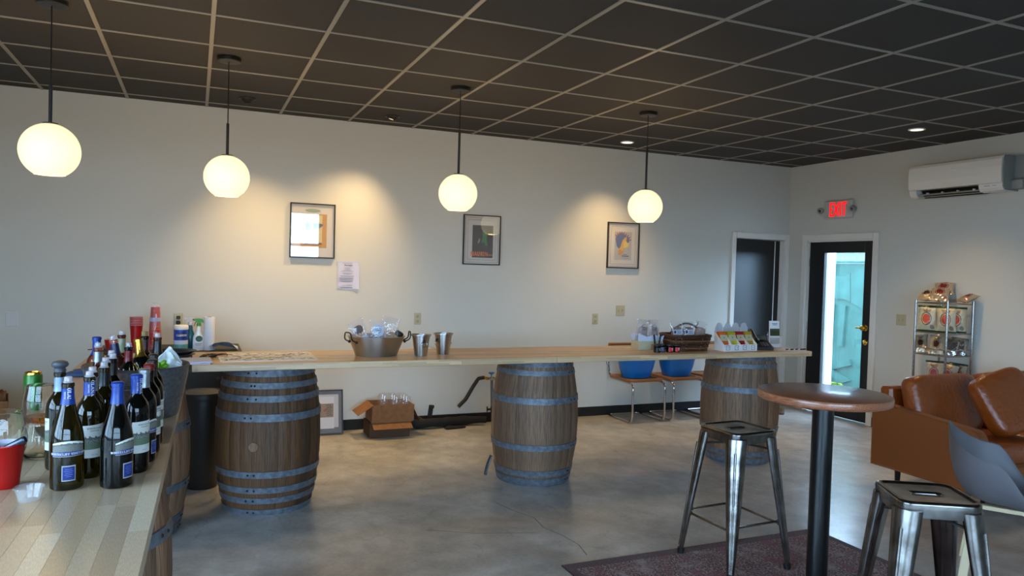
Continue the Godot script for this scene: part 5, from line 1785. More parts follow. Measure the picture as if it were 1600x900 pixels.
# kind: "burgundy" or "bordeaux"
func bottle(label: String, p: Dictionary) -> Node3D:
	var t := thing("wine_bottle", label, "wine bottle", p.at, 0.0, p.get("group", ""))
	if p.has("lean"): t.rotation = p.lean
	t.scale = Vector3.ONE * p.get("k", 0.957)
	var burg: bool = p.kind == "burgundy"
	var R := 0.0425 if burg else 0.037
	var prof := []
	if burg:
		prof = [[0.001, 0.006], [0.03, 0.003], [0.037, 0.0], [0.0415, 0.004], [R, 0.012], [R, 0.125], [0.0415, 0.142], [0.0385, 0.162], [0.0335, 0.182], [0.0275, 0.202], [0.0218, 0.222], [0.0178, 0.240], [0.0155, 0.255], [0.0147, 0.270], [0.0147, 0.285], [0.0165, 0.286], [0.0165, 0.294], [0.0145, 0.296], [0.001, 0.296]]
	else:
		prof = [[0.001, 0.006], [0.026, 0.003], [0.032, 0.0], [0.036, 0.004], [R, 0.012], [R, 0.180], [0.0362, 0.193], [0.0335, 0.205], [0.0285, 0.216], [0.0225, 0.225], [0.0178, 0.233], [0.0152, 0.243], [0.0145, 0.256], [0.0145, 0.284], [0.0165, 0.285], [0.0165, 0.294], [0.0145, 0.296], [0.001, 0.296]]
	var s := Shape.new()
	s.lathe(prof, 36)
	obj("glass_body", s, p.glass, t)
	var face: float = p.get("face", PI / 2)
	if p.has("capsule"):
		var lo: float = p.get("cap_lo", 0.235)
		s = Shape.new()
		var pts := []
		var open: bool = p.get("open", false)
		var hi := 0.281 if open else 0.2975
		for q in prof:
			if q[1] > lo and q[1] < hi and q[0] > 0.01: pts.append([q[0] + 0.0009, q[1]])
		var r0 := 0.0
		for k in prof.size() - 1:
			if prof[k][1] <= lo and prof[k + 1][1] >= lo:
				r0 = lerpf(prof[k][0], prof[k + 1][0], inverse_lerp(prof[k][1], prof[k + 1][1], lo))
		pts.push_front([r0 + 0.0009, lo])
		if open: pts.append([pts[pts.size() - 1][0], hi])
		else: pts.append_array([[0.0135, 0.2975], [0.001, 0.2975]])
		s.lathe(pts, 30)
		var cap := obj("capsule", s, p.capsule, t)
		if p.has("cap_text"):
			s = Shape.new()
			var yc := (lo + 0.283) / 2
			s.text(p.cap_text, 0.0095, func(x, y):
				var a: float = face - (y + 0.002) / 0.0168
				return Vector3(0.0168 * cos(a), yc - x, 0.0168 * sin(a)), serif)
			s.text("VINEYARD", 0.0042, func(x, y):
				var a: float = face - (y - 0.009) / 0.0168
				return Vector3(0.0168 * cos(a), yc - x, 0.0168 * sin(a)), plain_font)
			obj("lettering", s, M.paper, cap)
	if p.has("stopper"):
		s = Shape.new()
		if p.stopper == "clear":
			s.lathe([[0.001, 0.296], [0.0125, 0.296], [0.013, 0.299], [0.0105, 0.301], [0.0105, 0.311], [0.009, 0.313], [0.001, 0.313]], 20)
			obj("stopper", s, M.stopper, t)
		elif p.stopper == "grey":
			s.lathe([[0.001, 0.296], [0.016, 0.296], [0.017, 0.303], [0.014, 0.308], [0.0225, 0.315], [0.0235, 0.320], [0.020, 0.327], [0.010, 0.331], [0.001, 0.331]], 24)
			obj("stopper", s, mat(Color(0.24, 0.26, 0.29), 0.5), t)
		elif p.stopper == "cork":
			s.lathe([[0.001, 0.296], [0.011, 0.296], [0.012, 0.298], [0.0125, 0.312], [0.011, 0.314], [0.001, 0.314]], 18)
			obj("stopper", s, mat(Color(0.60, 0.46, 0.28), 0.8), t)
	if p.has("label"):
		var rr := R + 0.0005
		var hw: float = p.get("half", 0.95)
		s = Shape.new()
		if p.label == "band":
			wrap_label(s, rr, face, hw, 0.096, 0.132, 0.007, p.get("slant", 0.0))
			var lb := obj("label", s, M.label_band, t)
			s = Shape.new()
			s.text("WHITECLIFF VINEYARD", 0.0058, around(rr + 0.0004, face, 0.1035), serif)
			obj("lettering", s, M.paper, lb)
			s = Shape.new()
			var off: float = p.get("small_off", 0.15)
			wrap_label(s, rr, face - off, 0.40, 0.028, 0.071)
			lb = obj("small_label", s, mat(Color(0.66, 0.66, 0.66), 0.6), t)
			s = Shape.new()
			wrap_label(s, rr + 0.0003, face - off, 0.35, 0.031, 0.068)
			obj("blue_field", s, mat(Color(0.07, 0.16, 0.45), 0.6), lb)
			s = Shape.new()
			for k in [[0.060, 0.018], [0.055, 0.022], [0.050, 0.016], [0.045, 0.020], [0.040, 0.012]]:
				wrap_label(s, rr + 0.0006, face - off, k[1] / 2 / R, k[0], k[0] + 0.0017)
			obj("print", s, mat(Color(0.35, 0.42, 0.70), 0.6), lb)
		else:
			wrap_label(s, rr, face, hw, 0.062, 0.158, 0.0, 0.003)
			var lb := obj("label", s, M.label_white, t)
			s = Shape.new()
			s.text("WHITECLIFF", 0.0046, around(rr + 0.0004, face, 0.148), serif)
			s.text("VINEYARD", 0.0034, around(rr + 0.0004, face, 0.141), serif)
			s.text("GUNKS WINE", 0.0022, around(rr + 0.0004, face, 0.071), plain_font)
			obj("lettering", s, M.ink, lb)
	return t

func build_bottles() -> void:
	M.label_band = mat(Color.WHITE, 0.6, 0.0, {"albedo_texture": landscape_image(false)})
	M.label_white = mat(Color.WHITE, 0.6, 0.0, {"albedo_texture": landscape_image(true)})
	M.stopper = mat(Color(0.85, 0.82, 0.84, 0.45), 0.25, 0.0, {"transparency": BaseMaterial3D.TRANSPARENCY_ALPHA})
	var blue := mat(Color(0.0, 0.20, 0.52), 0.34)
	var navy := mat(Color(0.03, 0.09, 0.28), 0.35)
	var silver := mat(Color(0.62, 0.64, 0.66), 0.35, 0.8)
	var pale := mat(Color(0.50, 0.58, 0.68), 0.35, 0.3)
	var dark := mat(Color(0.05, 0.055, 0.06), 0.35)
	var slate := mat(Color(0.07, 0.09, 0.11), 0.35)
	var brown := mat(Color(0.12, 0.05, 0.04), 0.35)
	var maroon := mat(Color(0.22, 0.03, 0.05), 0.35)
	var red := mat(Color(0.45, 0.02, 0.05), 0.3)
	var cream := mat(Color(0.66, 0.66, 0.54), 0.4)
	var gold := mat(Color(0.72, 0.56, 0.24), 0.25, 0.9)
	var y := BAR
	var o: Material = M.olive_glass
	var d: Material = M.wine_dark
	bottle("front olive glass bottle at the left, blue capsule lettered OLANA and blue banded label", {"kind": "burgundy", "at": Vector3(-0.308, y, -2.285), "glass": o, "capsule": blue, "open": true, "cap_lo": 0.236, "cap_text": "OLANA", "face": 1.36, "label": "band", "stopper": "clear", "half": 1.0, "small_off": 0.02})
	bottle("front dark bottle with an unopened blue capsule, its blue banded label turned to the right", {"kind": "burgundy", "at": Vector3(-0.188, y, -2.266), "glass": d, "capsule": blue, "cap_lo": 0.236, "face": 0.72, "label": "band", "slant": 0.006, "half": 0.85, "small_off": 0.02})
	bottle("olive bottle with a silvery neck and a grey vacuum stopper, behind the clear sample cup", {"kind": "bordeaux", "at": Vector3(-0.358, y, -2.50), "glass": o, "capsule": pale, "open": true, "cap_lo": 0.238, "stopper": "grey", "face": 2.9, "label": "white", "half": 0.7})
	bottle("olive bottle with an OLANA capsule and white landscape label, second row between the front two", {"kind": "bordeaux", "at": Vector3(-0.269, y, -2.386), "glass": o, "capsule": blue, "open": true, "cap_lo": 0.243, "cap_text": "OLANA", "face": 1.05, "label": "white", "stopper": "clear", "half": 1.0})
	bottle("dark bottle with an unopened blue capsule and white landscape label, second row right", {"kind": "bordeaux", "at": Vector3(-0.151, y, -2.404), "glass": d, "capsule": blue, "cap_lo": 0.240, "face": 0.80, "label": "white", "half": 1.0, "cap_text": "OLANA"})
	bottle("dark bottle with a bright silver capsule, behind the blue capped one at the right", {"kind": "bordeaux", "at": Vector3(-0.137, y, -2.516), "glass": d, "capsule": silver, "cap_lo": 0.238, "face": 0.6, "label": "band", "half": 0.7})
	bottle("dark bottle with a red band at its top, behind the silver capped bottle", {"kind": "bordeaux", "at": Vector3(-0.130, y, -2.63), "glass": d, "capsule": red, "cap_lo": 0.276, "face": 0.5, "label": "white", "half": 0.7})
	bottle("dark brown necked bottle in the right file, nearest but one to the metal tub", {"kind": "bordeaux", "at": Vector3(-0.126, y, -2.745), "glass": d, "capsule": brown, "cap_lo": 0.238, "face": 0.4, "label": "white", "half": 0.7})
	bottle("brown necked bottle with a white label, in the right file beside the metal tub", {"kind": "bordeaux", "at": Vector3(-0.130, y, -2.90), "glass": d, "capsule": brown, "cap_lo": 0.238, "face": 0.5, "label": "white", "half": 0.8})
	bottle("olive bottle with a silvery tan neck and clear stopper, just behind the OLANA bottle", {"kind": "bordeaux", "at": Vector3(-0.272, y, -2.475), "glass": o, "capsule": silver, "open": true, "cap_lo": 0.24, "stopper": "clear"})
	bottle("olive bottle with a dark slate neck and clear stopper, third in the left file", {"kind": "bordeaux", "at": Vector3(-0.252, y, -2.575), "glass": o, "capsule": slate, "open": true, "cap_lo": 0.238, "stopper": "clear"})
	bottle("dark necked bottle with a clear stopper, fourth in the left file", {"kind": "bordeaux", "at": Vector3(-0.260, y, -2.70), "glass": d, "capsule": dark, "open": true, "cap_lo": 0.238, "stopper": "clear"})
	bottle("brown necked bottle with a clear stopper, fifth in the left file", {"kind": "bordeaux", "at": Vector3(-0.249, y, -2.80), "glass": d, "capsule": brown, "open": true, "cap_lo": 0.238, "stopper": "clear"})
	bottle("brown necked bottle with a clear stopper, last of the left file before the metal tub", {"kind": "bordeaux", "at": Vector3(-0.262, y, -2.90), "glass": d, "capsule": brown, "open": true, "cap_lo": 0.238, "stopper": "clear"})
	# standing in or behind the metal tub
	var g := ""
	var f := y + 0.008
	bottle("bottle with a deep red capsule and clear stopper standing in the metal tub", {"k": 0.935, "kind": "bordeaux", "at": Vector3(-0.226, f, -3.14), "glass": d, "capsule": red, "open": true, "cap_lo": 0.238, "stopper": "clear"})
	bottle("tilted bottle with a navy blue capsule leaning in the metal tub", {"k": 1.0, "kind": "bordeaux", "at": Vector3(-0.232, f, -3.26), "glass": M.rose_glass, "capsule": navy, "open": true, "cap_lo": 0.238, "stopper": "clear", "lean": Vector3(-0.10, 0, 0.20)})
	bottle("pale glass bottle with a silver neck leaning left, beside the navy capped bottle", {"k": 1.0, "kind": "bordeaux", "at": Vector3(-0.316, y, -3.03), "glass": M.rose_glass, "capsule": silver, "open": true, "cap_lo": 0.245, "stopper": "clear"})
	bottle("pale rosé bottle with a bright blue lettered capsule, farthest left", {"k": 1.0, "kind": "bordeaux", "at": Vector3(-0.362, y, -3.42), "glass": M.rose_glass, "capsule": blue, "cap_lo": 0.225, "cap_text": "OLANA", "face": 1.4})
	bottle("bottle with a cream capsule and dark rim, behind the red capped one", {"k": 1.0, "kind": "bordeaux", "at": Vector3(-0.280, y, -3.515), "glass": M.amber_glass, "capsule": cream, "open": true, "cap_lo": 0.222, "stopper": "clear"})
	bottle("tilted bottle with a bright gold foil neck in the metal tub", {"k": 1.0, "kind": "bordeaux", "at": Vector3(-0.165, f, -3.25), "glass": d, "capsule": gold, "cap_lo": 0.225, "lean": Vector3(-0.12, 0, 0.13)})
	bottle("bottle with a maroon capsule and a cork stopper, right of the gold necked one", {"k": 1.0, "kind": "bordeaux", "at": Vector3(-0.185, f, -3.37), "glass": d, "capsule": maroon, "open": true, "cap_lo": 0.228, "stopper": "cork"})
	bottle("tall dark bottle with a clear stopper, rightmost in the metal tub", {"k": 1.0, "kind": "burgundy", "at": Vector3(-0.135, f, -3.31), "glass": M.amber_glass, "capsule": dark, "open": true, "cap_lo": 0.225, "stopper": "clear"})

func build_bar_items() -> void:
	var y := BAR
	var s := Shape.new()
	# galvanized tub
	var t := thing("metal_tub", "galvanized metal tub of bottles and a plastic bag on the near bar arm", "tub", Vector3(-0.205, y, -3.27))
	s.lathe([[0.001, 0.0], [0.150, 0.0], [0.153, 0.006], [0.165, 0.07], [0.168, 0.072], [0.168, 0.078], [0.178, 0.14], [0.181, 0.142], [0.181, 0.148], [0.188, 0.192], [0.192, 0.194], [0.194, 0.199], [0.190, 0.203], [0.186, 0.198], [0.164, 0.075], [0.149, 0.006], [0.001, 0.006]], 48)
	obj("body", s, M.galv, t)
	for a in [1.75, 4.89]:
		s = Shape.new()
		var n := Vector3(cos(a), 0, sin(a))
		var w := n.cross(Vector3.UP)
		s.tube(bend([n * 0.186 + w * 0.045 + Vector3(0, 0.165, 0), n * 0.200 + w * 0.045 + Vector3(0, 0.13, 0), n * 0.200 - w * 0.045 + Vector3(0, 0.13, 0), n * 0.186 - w * 0.045 + Vector3(0, 0.165, 0)], 0.015), 0.004, 6)
		obj("handle", s, M.galv, t)
	# white plastic bag in the tub
	s = Shape.new()
	var nz := FastNoiseLite.new()
	nz.seed = 4
	nz.frequency = 2.2
	var bagf := func(u, v, d):
		var a: float = (u - 0.5) * 2.0
		var peak: float = 1.0 - absf(a - 0.5) / (1.5 if a < 0.5 else 0.9)
		var h: float = 0.150 + v * 0.115 * pow(maxf(peak, 0.0), 0.9)
		return Vector3(a * 0.075 + 0.012 * nz.get_noise_2d(u, v), h, d * (1.0 - v) * 0.03 + 0.04 * nz.get_noise_2d(u * 2.0 + 5, v * 1.5) + 0.012 * sin(u * 17.0) * v)
	s.sheet(22, 16, func(u, v): return bagf.call(u, v, 1.0))
	s.sheet(22, 16, func(u, v): return bagf.call(u, v, -1.0), true)
	var o := tag(obj("plastic_bag", s, mat(Color(0.92, 0.94, 0.93), 0.55)), "crumpled white plastic bag with a green tint in the metal tub", "bag")
	o.position = Vector3(-0.122, y + 0.012, -3.252)
	s = Shape.new()
	for k in 9:
		var a := TAU * k / 9.0
		s.puff(Vector3(-0.10 + 0.03 * cos(a), 0.185 + 0.012 * sin(a * 2), 0.055 + 0.012 * sin(a)), Vector3(0.014, 0.009, 0.010), Basis(Vector3(0, 0, 1), a), 1, 1, 8, 6)
	o = tag(obj("lime_wedges", s, mat(Color(0.42, 0.66, 0.12), 0.4)), "bright green leaves at the foot of the plastic bag in the metal tub", "greens")
	o.set_meta("kind", "stuff")
	o.position = Vector3(-0.03, y + 0.024, -3.205)
	# wire whisk of forks in the tub
	var wk := thing("wire_whisk", "bundle of thin gold coloured wire loops between the bottles in the metal tub", "whisk", Vector3(-0.22, y + 0.01, -3.14))
	for k in 6:
		s = Shape.new()
		var a := TAU * k / 12.0
		var d := Vector3(cos(a), 0, sin(a))
		var pts := []
		for i in 15:
			var q: float = i / 14.0 * PI
			pts.append(Vector3(0.0, 0.15, 0) + d * 0.030 * cos(q) * (0.5 + 0.5 * sin(q)) * 1.6 + Vector3(0, 0.065 * sin(q), 0))
		s.tube(pts, 0.0016, 5)
		obj("wire", s, mat(Color(0.75, 0.62, 0.40), 0.25, 1.0), wk)
	s = Shape.new()
	s.tube([Vector3(0, 0.0, 0), Vector3(0, 0.16, 0)], 0.008, 8)
	obj("handle", s, M.steel, wk)
	# red party cup with a steel pourer, sample cup, decanter, round glass, can
	t = thing("party_cup", "red plastic cup with a white inside at the left edge, holding a steel pourer", "cup", Vector3(-0.458, y, -2.335))
	s = Shape.new()
	s.lathe([[0.001, 0.003], [0.028, 0.003], [0.030, 0.0], [0.032, 0.002], [0.035, 0.03], [0.0445, 0.110], [0.0475, 0.113], [0.0485, 0.116], [0.0475, 0.119]], 36)
	obj("outer", s, M.red_cup, t)
	s = Shape.new()
	s.lathe([[0.0475, 0.119], [0.0455, 0.118], [0.0435, 0.110], [0.034, 0.03], [0.030, 0.006], [0.001, 0.006]], 36)
	obj("inner", s, mat(Color(0.80, 0.80, 0.88), 0.4), t)
	s = Shape.new()
	var pb := Basis(Vector3(0, 0, 1), -1.05) * Basis(Vector3.RIGHT, 0.2)
	s.lathe([[0.001, 0.0], [0.0075, 0.0], [0.0095, 0.01], [0.0098, 0.075], [0.0085, 0.08], [0.0075, 0.075], [0.007, 0.02]], 18, Vector3.ZERO, pb)
	o = tag(obj("steel_pourer", s, mat(Color(0.30, 0.33, 0.38), 0.25, 0.8)), "dark metal tube lying in the mouth of the red plastic cup", "pourer")
	o.position = Vector3(-0.476, y + 0.093, -2.325)
	t = thing("sample_cup", "small clear plastic portion cup on the bar beside the red cup", "cup", Vector3(-0.377, y, -2.185))
	s = Shape.new()
	s.lathe([[0.001, 0.0015], [0.021, 0.0015], [0.022, 0.0], [0.0235, 0.001], [0.032, 0.033], [0.0348, 0.034], [0.0355, 0.0355], [0.0345, 0.037], [0.0315, 0.036], [0.0225, 0.0035], [0.001, 0.003]], 36)
	obj("body", s, M.plastic_clear, t)
	t = thing("decanter", "clear waisted glass decanter with a little amber wine, left of the bottles", "decanter", Vector3(-0.435, y, -2.665))
	s = Shape.new()
	var outer := [[0.001, 0.004], [0.030, 0.002], [0.038, 0.0], [0.044, 0.008], [0.050, 0.03], [0.051, 0.05], [0.047, 0.075], [0.038, 0.098], [0.036, 0.112], [0.042, 0.13], [0.047, 0.155], [0.046, 0.18], [0.040, 0.212], [0.0385, 0.222]]
	var prof := outer.duplicate()
	for k in range(outer.size() - 1, 0, -1): prof.append([outer[k][0] - 0.0022, outer[k][1] + (0.004 if k < 3 else 0.0005)])
	prof.append([0.001, 0.008])
	s.lathe(prof, 36)
	obj("vessel", s, M.clear, t)
	s = Shape.new()
	s.lathe([[0.001, 0.106], [0.033, 0.106], [0.0335, 0.112], [0.0385, 0.127], [0.001, 0.127]], 32)
	obj("wine", s, solid_glass(Color(0.85, 0.50, 0.16), 0.0, 0.033), t)
	t = thing("glass_bowl", "large round clear wine glass at the left edge behind the red cup", "glass", Vector3(-0.515, y, -2.62))
	s = Shape.new()
	outer = [[0.001, 0.004], [0.028, 0.002], [0.034, 0.0], [0.042, 0.008], [0.055, 0.04], [0.058, 0.07], [0.053, 0.11], [0.044, 0.148], [0.043, 0.152]]
	prof = outer.duplicate()
	for k in range(outer.size() - 1, 0, -1): prof.append([outer[k][0] - 0.002, outer[k][1] + (0.004 if k < 3 else 0.0005)])
	prof.append([0.001, 0.008])
	s.lathe(prof, 36)
	obj("bowl", s, M.clear, t)
	t = thing("drink_can", "tall green can with a gold top on the bar behind the decanter", "can", Vector3(-0.588, y, -3.46))
	s = Shape.new()
	s.lathe([[0.001, 0.0], [0.026, 0.0], [0.032, 0.008], [0.033, 0.014], [0.033, 0.138], [0.030, 0.146]], 32)
	obj("body", s, mat(Color(0.15, 0.42, 0.13), 0.3, 0.2), t)
	s = Shape.new()
	s.lathe([[0.030, 0.146], [0.029, 0.154], [0.0275, 0.155], [0.0265, 0.150], [0.001, 0.149]], 32)
	obj("lid", s, M.brass, t)
	s = Shape.new()
	wrap_label(s, 0.0334, 1.45, 0.25, 0.02, 0.038)
	obj("grey_patch", s, mat(Color(0.42, 0.45, 0.46), 0.5), t)
	# folded blue cloth, black folder, wire opener
	s = Shape.new()
	s.puff(Vector3.ZERO, Vector3(0.085, 0.012, 0.055), Basis(), 0.6, 0.5)
	s.puff(Vector3(0.015, 0.016, 0.006), Vector3(0.065, 0.009, 0.045), Basis(Vector3.UP, 0.2), 0.6, 0.5)
	s.puff(Vector3(0.05, 0.018, 0.02), Vector3(0.03, 0.012, 0.02), Basis(Vector3.UP, 0.7), 0.7, 0.6)
	o = tag(obj("folded_cloth", s, mat(Color(0.24, 0.32, 0.48), 0.9)), "folded grey blue cloth on the bar between the can and the bottles", "cloth")
	o.position = Vector3(-0.52, y + 0.012, -4.40)
	s = Shape.new()
	s.box(Vector3.ZERO, Vector3(0.16, 0.012, 0.22), 0.004)
	o = tag(obj("black_folder", s, M.charcoal), "dark flat folder lying on the bar behind the decanter", "folder")
	o.position = Vector3(-0.42, y + 0.006, -3.02)
	o.rotation.y = 0.35
	t = thing("wire_rack_stand", "small black wire stand at the far end of the near bar arm", "stand", Vector3(-0.50, y, -4.95))
	for k in 3:
		s = Shape.new()
		var pts := []
		for i in 13: pts.append(Vector3(0.035 * cos(TAU * i / 12.0), 0.02 + 0.025 * k, 0.035 * sin(TAU * i / 12.0)))
		s.tube(pts, 0.003, 5)
		obj("ring", s, M.black, t)
	s = Shape.new()
	for a in 3: s.tube([Vector3(0.035 * cos(a * 2.1), 0.0, 0.035 * sin(a * 2.1)), Vector3(0.035 * cos(a * 2.1), 0.075, 0.035 * sin(a * 2.1))], 0.003, 5)
	s.tube([Vector3(-0.07, 0.075, 0), Vector3(0.07, 0.085, 0)], 0.003, 5)
	obj("upright", s, M.black, t)
	# black oval trays, utensils, papers
	for k in 2:
		s = Shape.new()
		s.rings([ellipse(0.13, 0.085, 0.0, 40), ellipse(0.165, 0.115, 0.02, 40), ellipse(0.172, 0.122, 0.022, 40), ellipse(0.172, 0.122, 0.025, 40), ellipse(0.163, 0.113, 0.0235, 40), ellipse(0.13, 0.085, 0.006, 40)], true, true, 0.5)
		o = tag(obj("oval_tray", s, mat(Color(0.14, 0.16, 0.20), 0.25)), ["lower black oval tray of the pair at the corner of the bar", "upper black oval tray of the pair at the corner of the bar"][k], "tray", "oval trays at the corner")
		o.position = Vector3(-0.16 + 0.008 * k, y + 0.022 * k, -5.10 + 0.004 * k)
		o.rotation.y = 0.1 * k
	rng.seed = 19
	for k in 6:
		var u := thing("table_knife", ["leftmost", "second", "third", "fourth", "fifth", "rightmost"][k] + " of the black handled knives fanned out right of the oval trays", "knife", Vector3(0.04 + 0.017 * k, y + 0.004, -5.02 - 0.02 * (k % 3)), -0.5 - 0.08 * k + rng.randf_range(-0.1, 0.1), "black handled knives")
		s = Shape.new()
		s.tube([Vector3(0, 0.005, -0.10), Vector3(0, 0.012, -0.05), Vector3(0, 0.007, 0.0)], [0.007, 0.0085, 0.006], 8)
		obj("handle", s, M.black, u)
		s = Shape.new()
		s.box(Vector3(0, 0.006, 0.05), Vector3(0.012, 0.0018, 0.10), 0.0004)
		obj("blade", s, M.steel, u)
	for k in 2:
		s = Shape.new()
		s.box(Vector3.ZERO, Vector3(0.17, 0.006, 0.23), 0.001)
		o = tag(obj("paper_stack", s, mat(Color(0.76, 0.79, 0.90), 0.8)), ["lower stack of white paper at the inner corner of the bar", "upper stack of white paper at the inner corner of the bar"][k], "paper", "stacks of white paper")
		o.position = Vector3(0.012 + 0.006 * k, y + 0.003 + 0.006 * k, -4.86 - 0.02 * k)
		o.rotation.y = -0.04 + 0.1 * k
	s = Shape.new()
	s.box(Vector3.ZERO, Vector3(0.13, 0.014, 0.17), 0.003)
	o = tag(obj("kraft_pad", s, mat(Color(0.66, 0.52, 0.36), 0.8)), "small tan pad between the knives and the printed mat", "pad")
	o.position = Vector3(0.135, y + 0.007, -5.14)
	# printed mat
	t = thing("serving_mat", "white rounded mat covered in black printed words and sketches", "mat", Vector3(0.443, y, -5.04), 0.02)
	s = Shape.new()
	s.rings([round_rect(0.295, 0.205, 0.03, 0.0), round_rect(0.297, 0.207, 0.03, 0.003), round_rect(0.295, 0.205, 0.03, 0.005)], true, true, 0.5)
	obj("sheet", s, mat(Color(0.92, 0.91, 0.90), 0.75), t)
	s = Shape.new()
	s.flat()
	var rr := RandomNumberGenerator.new()
	rr.seed = 44
	for k in 130:
		var px := rr.randf_range(-0.275, 0.275)
		var pz := rr.randf_range(-0.185, 0.185)
		var a := rr.randf_range(-0.3, 0.3)
		var l := rr.randf_range(0.008, 0.040)
		var w := rr.randf_range(0.004, 0.013)
		s.box(Vector3(px, 0.0052, pz), Vector3(l, 0.0003, w), 0.0, Basis(Vector3.UP, a))
	for k in 16:
		var c := Vector3(rr.randf_range(-0.26, 0.26), 0.0052, rr.randf_range(-0.17, 0.17))
		s.tube(arc(c, Vector3.RIGHT, Vector3.BACK, rr.randf_range(0.006, 0.016), 0.0, TAU * rr.randf_range(0.5, 1.0), 10), 0.001, 4, false, true, 0.2)
	var pr := obj("print", s, M.ink, t)
	pr.set_meta("kind", "stuff")
	# things on the back counter
	var cy := 0.835
	var cz := -6.55
	t = thing("cup_stack", "stack of open red plastic cups standing mouth up on the black back counter", "cups", Vector3(-0.42, cy, cz))
	s = Shape.new()
	s.lathe([[0.001, 0.0], [0.034, 0.0], [0.045, 0.19], [0.0455, 0.195]], 28)
	obj("cup", s, M.red_cup, t)
	for k in 6:
		s = Shape.new()
		s.lathe([[0.0455, 0.193 + 0.0125 * k], [0.0468, 0.196 + 0.0125 * k], [0.0468, 0.204 + 0.0125 * k], [0.0455, 0.2055 + 0.0125 * k]], 28)
		obj("cup_wall", s, M.red_cup, t)
		s = Shape.new()
		s.tube(ring3(0.0475, 0.2040 + 0.0125 * k), 0.0027, 6, true)
		obj("cup_rim", s, mat(Color(0.78, 0.62, 0.66), 0.4), t)
	t = thing("cup_sleeve", "tall sleeve of red plastic cups in printed clear wrap, rim down", "cups", Vector3(-0.285, cy, cz + 0.02))
	s = Shape.new()
	var cp := [[0.001, 0.0]]
	for k in 9: cp.append_array([[0.047, 0.004 + 0.012 * k], [0.0475, 0.010 + 0.012 * k], [0.0455, 0.013 + 0.012 * k]])
	cp.append_array([[0.0445, 0.14], [0.032, 0.345], [0.030, 0.348], [0.001, 0.348]])
	s.lathe(cp, 28)
	obj("cups", s, M.red_cup, t)
	s = Shape.new()
	s.sheet(20, 10, func(u, v):
		var a: float = TAU * (1.0 - u)
		var r: float = lerpf(0.0505, 0.037, v) + 0.002 * sin(a * 7.0 + v * 9.0)
		return Vector3(r * cos(a), 0.002 + 0.36 * v, r * sin(a)))
	s.sheet(10, 5, func(u, v):
		return Vector3((u - 0.5) * 0.05 * (1 - 0.5 * v), 0.355 + 0.035 * v, 0.01 * sin(u * 9) * (1 - v)))
	obj("wrap", s, M.plastic_clear, t)
	s = Shape.new()
	wrap_label(s, 0.0462, 1.5, 1.1, 0.235, 0.265)
	var lb := obj("print_band", s, mat(Color(0.62, 0.64, 0.74), 0.4), t)
	s = Shape.new()
	for k in 7: wrap_label(s, 0.0495, 1.5 + 0.15 * sin(k * 2.0), 0.4 + 0.3 * fmod(k * 0.37, 1.0), 0.06 + 0.022 * k, 0.066 + 0.022 * k)
	obj("print", s, mat(Color(0.80, 0.42, 0.20), 0.4), t)
	t = thing("wipes_canister", "white canister of disinfecting wipes with a blue label on the black back counter", "canister", Vector3(-0.095, cy, cz + 0.06))
	s = Shape.new()
	s.lathe([[0.001, 0.0], [0.05, 0.0], [0.053, 0.004], [0.053, 0.172]], 36)
	obj("body", s, mat(Color(0.10, 0.26, 0.62), 0.35), t)
	s = Shape.new()
	s.lathe([[0.0545, 0.172], [0.0555, 0.176], [0.0545, 0.20], [0.050, 0.206], [0.001, 0.207]], 36)
	obj("lid", s, M.white, t)
	s = Shape.new()
	wrap_label(s, 0.0535, 1.5, 1.5, 0.055, 0.088)
	obj("white_band", s, mat(Color(0.75, 0.78, 0.86), 0.4), t)
	s = Shape.new()
	wrap_label(s, 0.0535, 1.5, 1.5, 0.004, 0.055)
	obj("green_band", s, mat(Color(0.30, 0.55, 0.52), 0.4), t)
	s = Shape.new()
	s.sheet(18, 8, func(u, v):
		var q: float = PI * (1.0 - u)
		var x := cos(q)
		var a: float = 1.46 - x * 0.70
		return Vector3(0.0538 * cos(a), 0.128 + sin(q) * (v - 0.5) * 0.058, 0.0538 * sin(a)))
	lb = obj("emblem", s, mat(Color(0.04, 0.08, 0.36), 0.4), t)
	s = Shape.new()
	s.text("CLOROX", 0.016, around(0.0542, 1.46, 0.128), bold)
	obj("lettering", s, M.paper, lb)
	# spray bottles
	spray("white spray bottle with a green trigger head on the black back counter", Vector3(0.035, cy, cz + 0.03), mat(Color(0.86, 0.88, 0.90), 0.35), mat(Color(0.24, 0.55, 0.10), 0.4), true)
	spray("teal spray bottle with a white trigger, half hidden behind the white spray bottle", Vector3(-0.028, cy, cz - 0.07), mat(Color(0.05, 0.34, 0.44), 0.3), mat(Color(0.80, 0.80, 0.82), 0.4), false)
	t = thing("paper_towel_roll", "white paper towel roll standing beside the spray bottles", "paper towels", Vector3(0.115, cy, cz + 0.03))
	s = Shape.new()
	s.lathe([[0.018, 0.0], [0.042, 0.0], [0.043, 0.002], [0.043, 0.268], [0.042, 0.27], [0.018, 0.27]], 32)
	obj("paper", s, mat(Color(0.82, 0.83, 0.86), 0.9), t)
	s = Shape.new()
	s.lathe([[0.018, 0.271], [0.018, 0.0]], 20)
	obj("core", s, M.card_dark, t)
	s = Shape.new()
	s.sheet(12, 12, func(u, v):
		var k: float = 1.0 - absf(u - 0.45) * 1.6
		return Vector3((u - 0.5) * 0.22, 0.012 + 0.075 * maxf(k, 0.0) * (1.0 - 0.6 * v) + 0.01 * sin(u * 11 + v * 5), 0.08 - v * 0.16))
	s.sheet(12, 12, func(u, v):
		var k: float = 1.0 - absf(u - 0.45) * 1.6
		return Vector3((u - 0.5) * 0.22, 0.006 + 0.075 * maxf(k, 0.0) * (1.0 - 0.6 * v) + 0.01 * sin(u * 11 + v * 5), 0.08 - v * 0.16), true)
